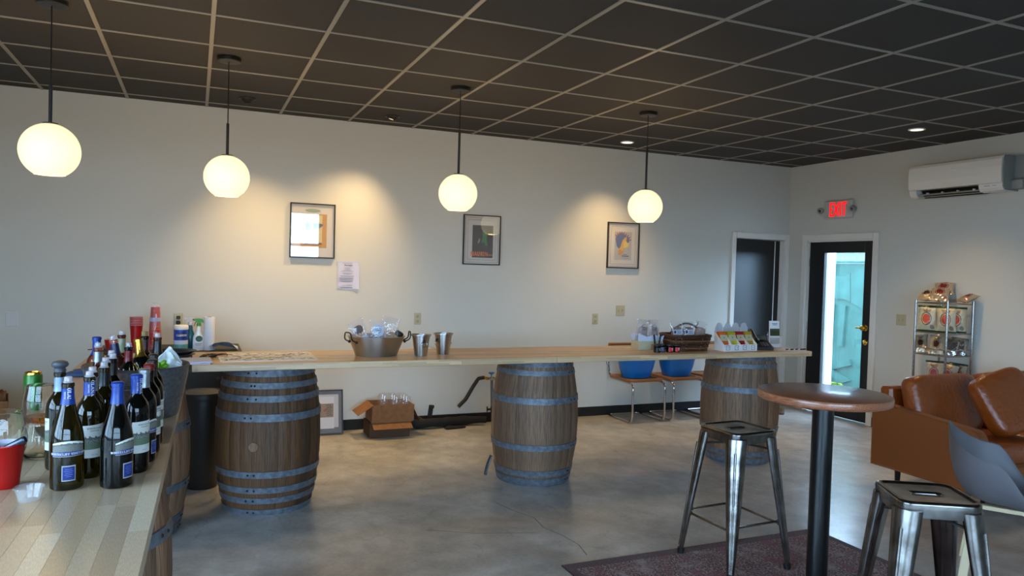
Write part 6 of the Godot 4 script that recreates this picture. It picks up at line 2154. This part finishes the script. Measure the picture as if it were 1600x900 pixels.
	o = tag(obj("crumpled_cloth", s, mat(Color(0.62, 0.68, 0.80), 0.9)), "crumpled pale blue cloth heaped right of the paper towel roll", "cloth")
	o.position = Vector3(0.225, cy, cz + 0.04)
	t = thing("party_cup", "single red plastic cup on the black back counter, peeking out behind the bottle necks", "cup", Vector3(-0.60, cy, cz))
	s = Shape.new()
	s.lathe([[0.001, 0.0], [0.032, 0.0], [0.044, 0.092]], 28)
	obj("outer", s, M.red_cup, t)
	s = Shape.new()
	s.tube(ring3(0.0445, 0.093), 0.002, 6, true)
	obj("rim", s, M.white, t)
	build_long_bar_items()
	# left of the bar: a carton with kraft paper, a brown stool back
	t = thing("carton", "open carton with crumpled kraft paper standing left of the near bar arm", "box", Vector3(-1.36, 0, -5.9), 0.2)
	open_box(t, 0.42, 0.60, 0.34, M.card, M.card_dark)
	s = Shape.new()
	nz.frequency = 5.0
	s.sheet(16, 16, func(u, v): return Vector3((u - 0.5) * 0.40, 0.60 + 0.10 * nz.get_noise_2d(u * 1.3, v * 1.3) + 0.09 * sin(u * PI) * sin(v * PI), (0.5 - v) * 0.32))
	s.sheet(16, 16, func(u, v): return Vector3((u - 0.5) * 0.40, 0.59 + 0.10 * nz.get_noise_2d(u * 1.3, v * 1.3) + 0.09 * sin(u * PI) * sin(v * PI), (0.5 - v) * 0.32), true)
	o = tag(obj("kraft_paper", s, mat(Color(0.42, 0.32, 0.22), 0.85)), "crumpled brown kraft paper filling the carton left of the bar", "paper")
	o.position = Vector3(-1.36, 0.0, -5.9)
	o.rotation.y = 0.2

func ring3(r: float, y: float, n := 28) -> Array:
	var out := []
	for i in n: out.append(Vector3(r * cos(TAU * i / n), y, r * sin(TAU * i / n)))
	return out

func spray(label: String, at: Vector3, body: Material, head: Material, logo: bool) -> void:
	var t := thing("spray_bottle", label, "spray bottle", at, 0.0)
	var s := Shape.new()
	var r := []
	for p in [[0.040, 0.028, 0.0], [0.043, 0.031, 0.005], [0.043, 0.031, 0.08], [0.040, 0.029, 0.11], [0.028, 0.024, 0.135], [0.020, 0.019, 0.155], [0.019, 0.018, 0.185], [0.014, 0.014, 0.19], [0.014, 0.014, 0.20]]:
		r.append(ellipse(p[0], p[1], p[2], 32, 0.9))
	s.rings(r, true, true, 0.9)
	obj("bottle", s, body, t)
	s = Shape.new()
	s.lathe([[0.016, 0.196], [0.0165, 0.215], [0.014, 0.22]], 20, Vector3.ZERO, Basis(), true, true)
	s.prism(PackedVector2Array([Vector2(0.040, 0.232), Vector2(0.030, 0.252), Vector2(0.0, 0.258), Vector2(-0.035, 0.255), Vector2(-0.038, 0.240), Vector2(-0.012, 0.232), Vector2(-0.012, 0.215), Vector2(0.014, 0.215), Vector2(0.02, 0.228), Vector2(0.036, 0.222)]), -0.013, 0.013)
	obj("spray_head", s, head, t)
	s = Shape.new()
	s.prism(PackedVector2Array([Vector2(-0.016, 0.236), Vector2(-0.030, 0.225), Vector2(-0.036, 0.195), Vector2(-0.031, 0.195), Vector2(-0.022, 0.222), Vector2(-0.008, 0.23)]), -0.007, 0.007)
	s.box(Vector3(-0.041, 0.248, 0), Vector3(0.010, 0.014, 0.016), 0.002)
	obj("trigger", s, M.red_cup if logo else M.white, t)
	if logo:
		s = Shape.new()
		s.prism(blob(Vector2(0.004, 0.095), 0.026, 0.024, 22), 0.0295, 0.0325)
		obj("emblem", s, mat(Color(0.10, 0.32, 0.12), 0.5), t)
		s = Shape.new()
		for k in [[0.097, 0.034], [0.088, 0.026]]: s.box(Vector3(0.004, k[0], 0.0329), Vector3(k[1], 0.003, 0.0008))
		s.box(Vector3(0.0, 0.055, 0.0312), Vector3(0.05, 0.004, 0.0012))
		s.box(Vector3(0.0, 0.044, 0.0312), Vector3(0.045, 0.003, 0.0012))
		obj("print", s, M.ink_grey, t)

func wrapped_spoon(label: String, at: Vector3, turn: Vector3, kind: int) -> void:
	var t := thing("wrapped_treat", label, "wrapped treat", at, 0.0)
	t.rotation = turn
	var s := bag_shape(0.13, 0.17, 0.045, 50 + kind)
	obj("cellophane", s, M.wrap, t)
	s = Shape.new()
	if kind == 0:
		s.puff(Vector3(0, 0.105, 0), Vector3(0.035, 0.028, 0.008), Basis(), 0.8, 0.8, 20, 10)
		obj("cookie", s, mat(Color(0.36, 0.20, 0.10), 0.6), t)
		s = Shape.new()
		s.box(Vector3(0, 0.04, 0), Vector3(0.012, 0.08, 0.006), 0.002)
		obj("stick", s, mat(Color(0.68, 0.55, 0.36), 0.6), t)
	elif kind == 1:
		s.lathe([[0.001, -0.004], [0.040, -0.004], [0.042, 0.0], [0.040, 0.004], [0.001, 0.004]], 28, Vector3(0, 0.10, 0), Basis(Vector3.RIGHT, PI / 2))
		var c := obj("disc", s, mat(Color(0.80, 0.84, 0.92), 0.5), t)
		s = Shape.new()
		s.tube(arc(Vector3(0, 0.10, 0.0052), Vector3.RIGHT, Vector3.UP, 0.018, 0, TAU, 20), 0.0014, 5)
		s.box(Vector3(0, 0.10, 0.0052), Vector3(0.022, 0.004, 0.001))
		s.box(Vector3(0, 0.094, 0.0052), Vector3(0.004, 0.018, 0.001))
		obj("stamp", s, M.ink, c)
	else:
		s.puff(Vector3(0, 0.045, 0), Vector3(0.042, 0.028, 0.012), Basis(), 0.8, 0.8, 20, 10)
		obj("bread", s, mat(Color(0.62, 0.48, 0.30), 0.7), t)

func bucket(label: String, at: Vector3, turn: float) -> void:
	var t := thing("steel_bucket", label, "bucket", at, turn, "small steel spittoon buckets")
	var s := Shape.new()
	s.lathe([[0.001, 0.0], [0.043, 0.0], [0.0445, 0.003], [0.061, 0.132], [0.0615, 0.136], [0.070, 0.138], [0.071, 0.143], [0.070, 0.148], [0.0600, 0.147], [0.0590, 0.134], [0.0425, 0.006], [0.001, 0.005]], 48)
	obj("body", s, M.brushed, t)
	s = Shape.new()
	s.lathe([[0.001, 0.105], [0.0545, 0.105]], 32)
	obj("insert", s, mat(Color(0.46, 0.30, 0.17), 0.5), t)
	for sg in [-1.0, 1.0]:
		s = Shape.new()
		s.puff(Vector3(sg * 0.062, 0.102, 0), Vector3(0.008, 0.011, 0.011), Basis(), 0.8, 0.8, 14, 10)
		var k := obj("lug", s, M.iron, t)
		s = Shape.new()
		s.tube(arc(Vector3(sg * 0.066, 0.083, 0), Vector3(0, 0, 1), Vector3(sg * -0.12, 1, 0).normalized(), 0.019, 0, TAU, 24), 0.0024, 6)
		obj("ring", s, M.chrome, k)

func build_long_bar_items() -> void:
	var y := BAR
	var t := thing("steel_basin", "large oval brushed steel ice basin full of wrapped treats, left of the two small buckets", "basin", Vector3(1.155, y, -5.03), 0.0)
	var s := Shape.new()
	var r := []
	for p in [[0.138, 0.115, 0.0], [0.143, 0.12, 0.004], [0.192, 0.165, 0.128], [0.198, 0.17, 0.131], [0.199, 0.171, 0.135], [0.195, 0.168, 0.137], [0.189, 0.162, 0.132], [0.141, 0.118, 0.007]]: r.append(ellipse(p[0], p[1], p[2], 56))
	s.rings(r, true, true, 0.6)
	obj("body", s, M.brushed, t)
	for sg in [-1.0, 1.0]:
		s = Shape.new()
		var n := Vector3(sg * 0.93, 0, 0.36 if sg < 0 else 0.1).normalized()
		var w := n.cross(Vector3.UP)
		s.tube(bend([n * 0.187 + w * 0.045 + Vector3(0, 0.10, 0), n * 0.225 + w * 0.045 + Vector3(0, 0.115, 0), n * 0.228 + w * 0.035 + Vector3(0, 0.165, 0), n * 0.228 - w * 0.035 + Vector3(0, 0.165, 0), n * 0.225 - w * 0.045 + Vector3(0, 0.115, 0), n * 0.187 - w * 0.045 + Vector3(0, 0.10, 0)], 0.02, 4), 0.0045, 8)
		obj("handle", s, M.iron, t)
		s = Shape.new()
		for q in [-0.045, 0.045]: s.puff(n * 0.187 + w * q + Vector3(0, 0.10, 0), Vector3.ONE * 0.010, Basis(), 1, 1, 10, 8)
		obj("lug", s, M.iron, t)
	wrapped_spoon("cellophane wrapped brown cookie on a stick at the left of the steel basin", Vector3(1.075, y + 0.085, -5.01), Vector3(-0.2, 0.2, 0.45), 0)
	wrapped_spoon("cellophane wrapped pale round stamped disc in the middle of the steel basin", Vector3(1.145, y + 0.075, -4.97), Vector3(-0.15, 0, -0.1), 1)
	wrapped_spoon("cellophane wrapped tan treat at the right of the steel basin", Vector3(1.23, y + 0.095, -5.0), Vector3(-0.15, 0, -0.15), 2)
	s = Shape.new()
	s.puff(Vector3.ZERO, Vector3(0.030, 0.022, 0.02), Basis(Vector3(0, 0, 1), 0.4), 0.8, 0.8, 18, 10)
	var o := tag(obj("wrapped_candy", s, mat(Color(0.72, 0.80, 0.94), 0.3)), "small pale blue bundle at the left rim of the steel basin", "candy")
	o.position = Vector3(1.055, y + 0.125, -4.95)
	s = Shape.new()
	s.puff(Vector3.ZERO, Vector3(0.030, 0.020, 0.02), Basis(Vector3(0, 0, 1), -0.5), 0.6, 0.7, 16, 10)
	s.puff(Vector3(-0.01, 0.016, 0), Vector3(0.012, 0.012, 0.012), Basis(), 0.8, 0.8, 12, 8)
	o = tag(obj("black_clip", s, M.black), "small black lump at the right rim of the steel basin", "clip")
	o.position = Vector3(1.312, y + 0.145, -5.03)
	bucket("left small steel bucket with ring handles on the long bar", Vector3(1.452, y, -4.965), PI / 2 + 0.1)
	bucket("right small steel bucket with ring handles on the long bar", Vector3(1.640, y, -5.045), 0.5)
	# wooden crate of wrapped treats with two dark sticks
	t = thing("treat_crate", "pale wooden crate lined with white paper, left of the wicker basket", "crate", Vector3(3.40, y, -5.10), -0.15)
	open_box(t, 0.21, 0.07, 0.15, mat(Color(0.74, 0.70, 0.58), 0.7), M.beech)
	s = Shape.new()
	for sg in [-1.0, 1.0]: s.sheet(8, 6, func(u, v): return Vector3((u - 0.5) * 0.21 * (1 + 0.1 * v), 0.06 + 0.055 * v + 0.01 * sin(u * 13.0), sg * (0.06 + 0.012 * v)), sg < 0)
	obj("paper_liner", s, mat(Color(0.80, 0.82, 0.88), 0.8), t)
	for k in [[-0.05, 0.10, -0.02, "left stamped cellophane bag in the pale crate beside the wicker basket"], [0.035, 0.11, 0.015, "right stamped cellophane bag in the pale crate beside the wicker basket"]]:
		var b := thing("treat_bag", k[3], "bag", Vector3(3.40 + k[0], y + 0.06, -5.09 + k[2]), 0.0)
		b.rotation = Vector3(-0.1, -0.1, -0.1 + k[0])
		obj("cellophane", bag_shape(0.12, 0.18, 0.05, 70), mat(Color(0.80, 0.78, 0.80, 0.22), 0.15, 0.0, {"transparency": BaseMaterial3D.TRANSPARENCY_ALPHA}), b)
		s = Shape.new()
		s.puff(Vector3(0, 0.07, 0), Vector3(0.045, 0.055, 0.012), Basis(), 0.7, 0.7, 18, 10)
		obj("treat", s, mat(Color(0.62, 0.50, 0.46), 0.7), b)
		s = Shape.new()
		s.tube(arc(Vector3(0, 0.115, 0.022), Vector3.RIGHT, Vector3.UP, 0.022, 0, TAU, 18), 0.002, 5)
		s.tube(arc(Vector3(0.002, 0.11, 0.022), Vector3.RIGHT, Vector3.UP, 0.009, 0.4, 5.4, 14), 0.002, 5)
		obj("stamp", s, mat(Color(0.24, 0.16, 0.15), 0.7), b)
	for k in 2:
		s = Shape.new()
		s.tube([Vector3(0, 0, 0), Vector3(0.008, 0.075, 0)], 0.0075, 8)
		o = tag(obj("dark_stick", s, M.black), ["left", "right"][k] + " of the two short dark sticks in front of the pale crate's bags", "stick", "dark sticks by the crate")
		o.position = Vector3(3.405 + 0.04 * k, y + 0.053, -4.995)
		o.rotation.z = 0.25 - 0.3 * k
	s = Shape.new()
	s.box(Vector3.ZERO, Vector3(0.09, 0.05, 0.06), 0.002)
	o = tag(obj("kraft_box", s, mat(Color(0.50, 0.44, 0.36), 0.8)), "small kraft box holding the dark sticks behind the jars", "box")
	o.position = Vector3(3.425, y + 0.025, -4.985)
	# jars
	for k in 4:
		var c: Array = [["jam_jar", "leftmost little jar with a black lid and dark label before the crate", Color(0.05, 0.05, 0.06)], ["jam_jar", "second little jar, with a grey blue label, before the crate", Color(0.30, 0.36, 0.46)], ["jam_jar", "third little jar, with a bright red label, left of the wicker basket", Color(0.72, 0.06, 0.10)], ["jam_jar", "rightmost little jar with a bright red label at the wicker basket's corner", Color(0.70, 0.07, 0.12)]][k]
		var px: float = [3.335, 3.398, 3.452, 3.515][k]
		var j := thing(c[0], c[1], "jar", Vector3(px, y, -4.86 - (0.03 if k == 1 else 0.0)), 0.0, "little jam jars")
		s = Shape.new()
		s.lathe([[0.001, 0.0], [0.025, 0.0], [0.028, 0.003], [0.028, 0.045], [0.025, 0.05], [0.001, 0.05]], 24)
		obj("body", s, M.wine_dark, j)
		s = Shape.new()
		wrap_label(s, 0.0284, 1.25, 1.2, 0.006, 0.040)
		var lb := obj("label", s, mat(c[2], 0.5), j)
		s = Shape.new()
		for q in [[0.028, 0.022], [0.018, 0.014]]: wrap_label(s, 0.0287, 1.25, q[1] / 0.0568, q[0], q[0] + 0.004)
		obj("print", s, M.paper if k != 1 else M.ink, lb)
		s = Shape.new()
		s.lathe([[0.029, 0.049], [0.0295, 0.051], [0.0295, 0.060], [0.028, 0.062], [0.001, 0.062]], 24)
		obj("lid", s, M.black, j)
	build_basket()
	# scalloped display boxes with chocolate bars
	var tones := [[Color(0.80, 0.36, 0.04), "orange", "leftmost"], [Color(0.72, 0.68, 0.08), "lime yellow", "second"], [Color(0.62, 0.03, 0.05), "red", "third"], [Color(0.66, 0.52, 0.10), "gold topped", "rightmost"]]
	for k in 4:
		var px: float = [4.005, 4.092, 4.175, 4.262][k]
		var b := thing("display_box", tones[k][2] + " white scalloped counter box, holding " + tones[k][1] + " bars, right of the basket", "box", Vector3(px, y, -4.895), -0.06, "white display boxes")
		s = Shape.new()
		var w := 0.079
		s.box(Vector3(0, 0.027, 0.065), Vector3(w, 0.054, 0.003))
		s.box(Vector3(0, 0.0015, 0.0), Vector3(w, 0.003, 0.13))
		for sg in [-1.0, 1.0]: s.prism(PackedVector2Array([Vector2(-0.065, 0.0), Vector2(0.065, 0.0), Vector2(0.065, 0.054), Vector2(-0.065, 0.15)]), sg * w / 2 - 0.0015, sg * w / 2 + 0.0015, Basis(Vector3(0, 0, 1), Vector3.UP, Vector3(-1, 0, 0)))
		obj("tray", s, M.white, b)
		s = Shape.new()
		var back := PackedVector2Array([Vector2(-w / 2, 0), Vector2(w / 2, 0), Vector2(w / 2, 0.185)])
		for i in 9: back.append(Vector2(0.030 * cos(PI * i / 8), 0.195 + 0.030 * sin(PI * i / 8)))
		back.append(Vector2(-w / 2, 0.185))
		s.prism(back, -0.068, -0.065)
		obj("back_card", s, mat(Color(0.72, 0.71, 0.72), 0.7), b)
		s = Shape.new()
		for e in [[0, 0.011, 0.036, 0.003], [0, 0.045, 0.036, 0.003], [-0.0165, 0.028, 0.003, 0.037], [0.0165, 0.028, 0.003, 0.037]]: s.box(Vector3(e[0], e[1], 0.0670), Vector3(e[2], e[3], 0.001))
		s.box(Vector3(0.003, 0.029, 0.067), Vector3(0.012, 0.004, 0.001), 0.0, Basis(Vector3(0, 0, 1), 0.6))
		obj("emblem", s, mat(Color(0.42, 0.08, 0.14), 0.6), b)
		for i in 3:
			s = Shape.new()
			s.box(Vector3(0, 0.080, 0), Vector3(w - 0.008, 0.155, 0.009), 0.001)
			o = tag(obj("chocolate_bar", s, mat(tones[k][0], 0.45)), ["front", "middle", "rear"][i] + " " + tones[k][1] + " bar standing in the " + tones[k][2] + " scalloped counter box", "chocolate bar", "bars in the display boxes")
			o.position = Vector3(px, y + 0.004, -4.895 + 0.035 - 0.028 * i)
			o.rotation = Vector3(-0.35, -0.06, 0)
			if i == 0:
				s = Shape.new()
				s.box(Vector3(0, 0.105, 0.005), Vector3(w - 0.009, 0.052, 0.001))
				var lb := obj("label", s, mat(Color(0.72, 0.68, 0.56), 0.6), o)
				s = Shape.new()
				s.box(Vector3(0, 0.107, 0.0058), Vector3(0.008, 0.008, 0.0006))
				obj("print", s, M.ink, lb)
	# black desk phone
	t = thing("desk_phone", "black desk telephone beside the display boxes", "telephone", Vector3(4.415, y, -4.93), -0.35)
	t.scale = Vector3.ONE * 1.1
	s = Shape.new()
	s.prism(PackedVector2Array([Vector2(-0.09, 0.0), Vector2(0.09, 0.0), Vector2(0.09, 0.025), Vector2(-0.02, 0.06), Vector2(-0.07, 0.105), Vector2(-0.09, 0.105)]), -0.075, 0.075, Basis(Vector3(0, 0, 1), Vector3.UP, Vector3(-1, 0, 0)))
	obj("base", s, M.black, t)
	s = Shape.new()
	s.tube(bend([Vector3(-0.052, 0.062, 0.075), Vector3(-0.052, 0.085, 0.04), Vector3(-0.052, 0.135, -0.045), Vector3(-0.052, 0.125, -0.085)], 0.03), [0.022, 0.022, 0.02, 0.017, 0.016, 0.015, 0.015, 0.015, 0.015, 0.015, 0.017, 0.02, 0.022, 0.022], 10)
	obj("handset", s, M.black_gloss, t)
	s = Shape.new()
	s.box(Vector3(0.022, 0.087, -0.035), Vector3(0.08, 0.003, 0.04), 0.001, Basis(Vector3.RIGHT, 0.70))
	obj("screen", s, mat(Color(0.30, 0.34, 0.34), 0.2), t)
	s = Shape.new()
	for i in 3:
		for j in 3: s.box(Vector3(0.0 + 0.022 * i, 0.053 - 0.0075 * j, 0.015 + 0.022 * j), Vector3(0.014, 0.006, 0.012), 0.001, Basis(Vector3.RIGHT, 0.30))
	obj("keys", s, mat(Color(0.30, 0.30, 0.31), 0.5), t)
	# brochure holder
	t = thing("brochure_holder", "clear acrylic holder with a landscape brochure near the right end of the bar", "brochure holder", Vector3(4.61, y, -4.97), -0.1)
	s = Shape.new()
	s.box(Vector3(0, 0.055, 0.028), Vector3(0.125, 0.11, 0.003), 0.001)
	s.box(Vector3(0, 0.07, -0.010), Vector3(0.125, 0.14, 0.003), 0.001, Basis(Vector3.RIGHT, -0.08))
	s.box(Vector3(0, 0.0025, 0.012), Vector3(0.125, 0.005, 0.075), 0.001)
	for sg in [-1.0, 1.0]: s.box(Vector3(sg * 0.061, 0.055, 0.010), Vector3(0.003, 0.11, 0.036), 0.001)
	obj("holder", s, M.plastic_clear, t)
	s = Shape.new()
	s.box(Vector3(0, 0.118, 0.0), Vector3(0.10, 0.228, 0.010), 0.001)
	var br := tag(obj("brochure", s, M.paper), "folded brochure with a green landscape photo standing in the acrylic holder", "brochure")
	br.position = Vector3(4.61, y + 0.006, -4.963)
	br.rotation = Vector3(-0.08, -0.1, 0)
	for q in [[0.125, 0.045, Color(0.20, 0.25, 0.13)], [0.155, 0.020, Color(0.30, 0.33, 0.28)], [0.060, 0.055, Color(0.60, 0.57, 0.52)]]:
		s = Shape.new()
		s.box(Vector3(0, q[0], 0.0055), Vector3(0.098, q[1], 0.001))
		obj("photo_band", s, mat(q[2], 0.5), br)
	s = Shape.new()
	s.box(Vector3(0.002, 0.207, 0.0055), Vector3(0.055, 0.006, 0.001))
	s.box(Vector3(0.002, 0.196, 0.0055), Vector3(0.04, 0.004, 0.001))
	s.box(Vector3(0.012, 0.055, 0.0063), Vector3(0.045, 0.005, 0.001))
	obj("print", s, M.ink_grey, br)
	for k in 2:
		s = Shape.new()
		s.box(Vector3.ZERO, Vector3(0.21, 0.002, 0.16), 0.0)
		o = tag(obj("paper_sheet", s, mat(Color(0.76, 0.76, 0.78), 0.8)), ["lower white sheet lying at the right end of the bar", "upper white sheet at the right end of the bar, under the pens"][k], "paper", "sheets at the bar end")
		o.position = Vector3(4.675 - 0.03 * k, y + 0.001 + 0.002 * k, -4.83)
		o.rotation.y = -0.1 + 0.15 * k
	for k in 4:
		t = thing("pen", ["leftmost", "second", "third", "rightmost"][k] + " of the black and white pens on the papers at the bar end", "pen", Vector3(4.585 + 0.055 * k, y + 0.0095, -4.80 + 0.006 * (k % 2)), [0.5, 0.2, 0.35, 0.1][k], "pens at the bar end")
		s = Shape.new()
		s.tube([Vector3(-0.025, 0, 0), Vector3(0.045, 0, 0)], 0.0062, 8)
		obj("barrel", s, M.black, t)
		s = Shape.new()
		s.tube([Vector3(-0.042, 0, 0), Vector3(-0.025, 0, 0)], [0.004, 0.0058], 8)
		obj("tip", s, M.white, t)

func build_basket() -> void:
	var y := BAR
	var t := thing("wicker_basket", "brown woven wicker basket with a twig handle on the long bar", "basket", Vector3(3.70, y, -5.0), -0.03)
	var hw := 0.155
	var hd := 0.11
	var H := 0.118
	var per := func(q: float, grow: float, off: float) -> Vector3:
		# point on the rounded rectangle outline
		var ring := round_rect(hw + grow + off, hd + grow + off, 0.03, 0.0, 4)
		var f := fposmod(q, 1.0) * ring.size()
		var i := int(f) % ring.size()
		return ring[i].lerp(ring[(i + 1) % ring.size()], f - int(f))
	var n := 96
	var stakes := 24
	for row in 8:
		var yy := 0.008 + row * 0.0145
		var grow := 0.028 * yy / H
		var s := Shape.new()
		var pts := []
		# even spacing along the outline
		for i in n:
			var q := float(i) / n
			var a := TAU * q
			var ph := 1.0 if row % 2 == 0 else -1.0
			var p := edge_point(hw + grow, hd + grow, a)
			var out := Vector3(p.x / (hw * hw), 0, p.z / (hd * hd)).normalized()
			pts.append(p + out * 0.0055 * ph * sin(a * stakes / 2.0) + Vector3(0, yy, 0))
		s.tube(pts, 0.0072, 6, true, false, 1.0)
		obj("weaver", s, M.wicker[[0, 1, 0, 2, 0, 1, 2, 0][row]], t)
	for k in stakes:
		var a := TAU * (k + 0.5) / stakes
		var s := Shape.new()
		s.tube([edge_point(hw, hd, a) + Vector3(0, 0.0, 0), edge_point(hw + 0.028, hd + 0.028, a) + Vector3(0, H, 0)], 0.0045, 5)
		obj("stake", s, M.wicker[1], t)
	var s := Shape.new()
	var rim := []
	for i in 64:
		rim.append(edge_point(hw + 0.03, hd + 0.03, TAU * i / 64.0) + Vector3(0, H + 0.004 + 0.002 * sin(i * 2.2), 0))
	s.tube(rim, 0.0105, 7, true)
	obj("rim", s, M.wicker[0], t)
	s = Shape.new()
	s.box(Vector3(0, 0.004, 0), Vector3(hw * 2 - 0.02, 0.006, hd * 2 - 0.02))
	obj("base", s, M.wicker[2], t)
	# twig handle: three twisted stems
	for k in 3:
		s = Shape.new()
		var pts := []
		for i in 25:
			var q: float = i / 24.0
			var x := lerpf(-0.172, 0.165, q)
			var h := H + 0.105 * sin(PI * (q * 0.92 + 0.04)) * (1.0 - 0.1 * q)
			pts.append(Vector3(x, h + 0.006 * sin(q * 22.0 + k * 2.1), 0.02 + 0.008 * cos(q * 22.0 + k * 2.1)))
		s.tube(pts, 0.0032, 5)
		obj("handle_stem", s, M.wicker[2], t)
	s = Shape.new()
	s.tube([Vector3(0.09, 0.197, 0.02), Vector3(0.105, 0.21, 0.02), Vector3(0.108, 0.232, 0.02)], [0.004, 0.003, 0.002], 5)
	s.tube([Vector3(0.09, 0.19, 0.02), Vector3(0.14, 0.177, 0.02)], [0.003, 0.002], 5)
	obj("twig", s, M.wicker[2], t)
	# bags of goods in the basket
	var labels := ["left kraft bag with a white stamped label in the wicker basket", "middle kraft bag with a white stamped label in the wicker basket", "right cellophane bag leaning out of the wicker basket"]
	for k in 3:
		var b := thing("treat_bag", labels[k], "bag", Vector3(3.70 + [-0.10, 0.0, 0.10][k], y + 0.035, -4.965 + 0.01 * (k % 2)), 0.0, "")
		b.rotation = Vector3(-0.12, -0.05, [0.03, -0.02, -0.25][k])
		obj("cellophane", bag_shape(0.115, 0.20, 0.05, 30 + k), M.wrap, b)
		s = Shape.new()
		s.puff(Vector3(0, 0.085, 0), Vector3(0.046, 0.07, 0.017), Basis(), 0.4, 0.5, 18, 12)
		obj("kraft_pouch", s, mat(Color(0.52, 0.38, 0.24), 0.8) if k < 2 else mat(Color(0.60, 0.47, 0.38), 0.7), b)
		if k < 2:
			s = Shape.new()
			s.box(Vector3(0, 0.112, 0.0215), Vector3(0.088, 0.042, 0.002), 0.0, Basis(Vector3.RIGHT, 0.0))
			var lb := obj("label", s, mat(Color(0.72, 0.74, 0.80), 0.6), b)
			s = Shape.new()
			s.prism(blob(Vector2(-0.027, 0.113), 0.010, 0.012, 14), 0.0226, 0.0232)
			for q in 3: s.box(Vector3(0.012, 0.120 - 0.009 * q, 0.0230), Vector3(0.034, 0.003, 0.0008))
			obj("stamp", s, mat(Color(0.12, 0.14, 0.28), 0.6), lb)

func edge_point(hx: float, hz: float, a: float) -> Vector3:
	var c := cos(a)
	var s := sin(a)
	var e := 0.42
	return Vector3(hx * signf(c) * pow(absf(c), e), 0, hz * signf(s) * pow(absf(s), e))
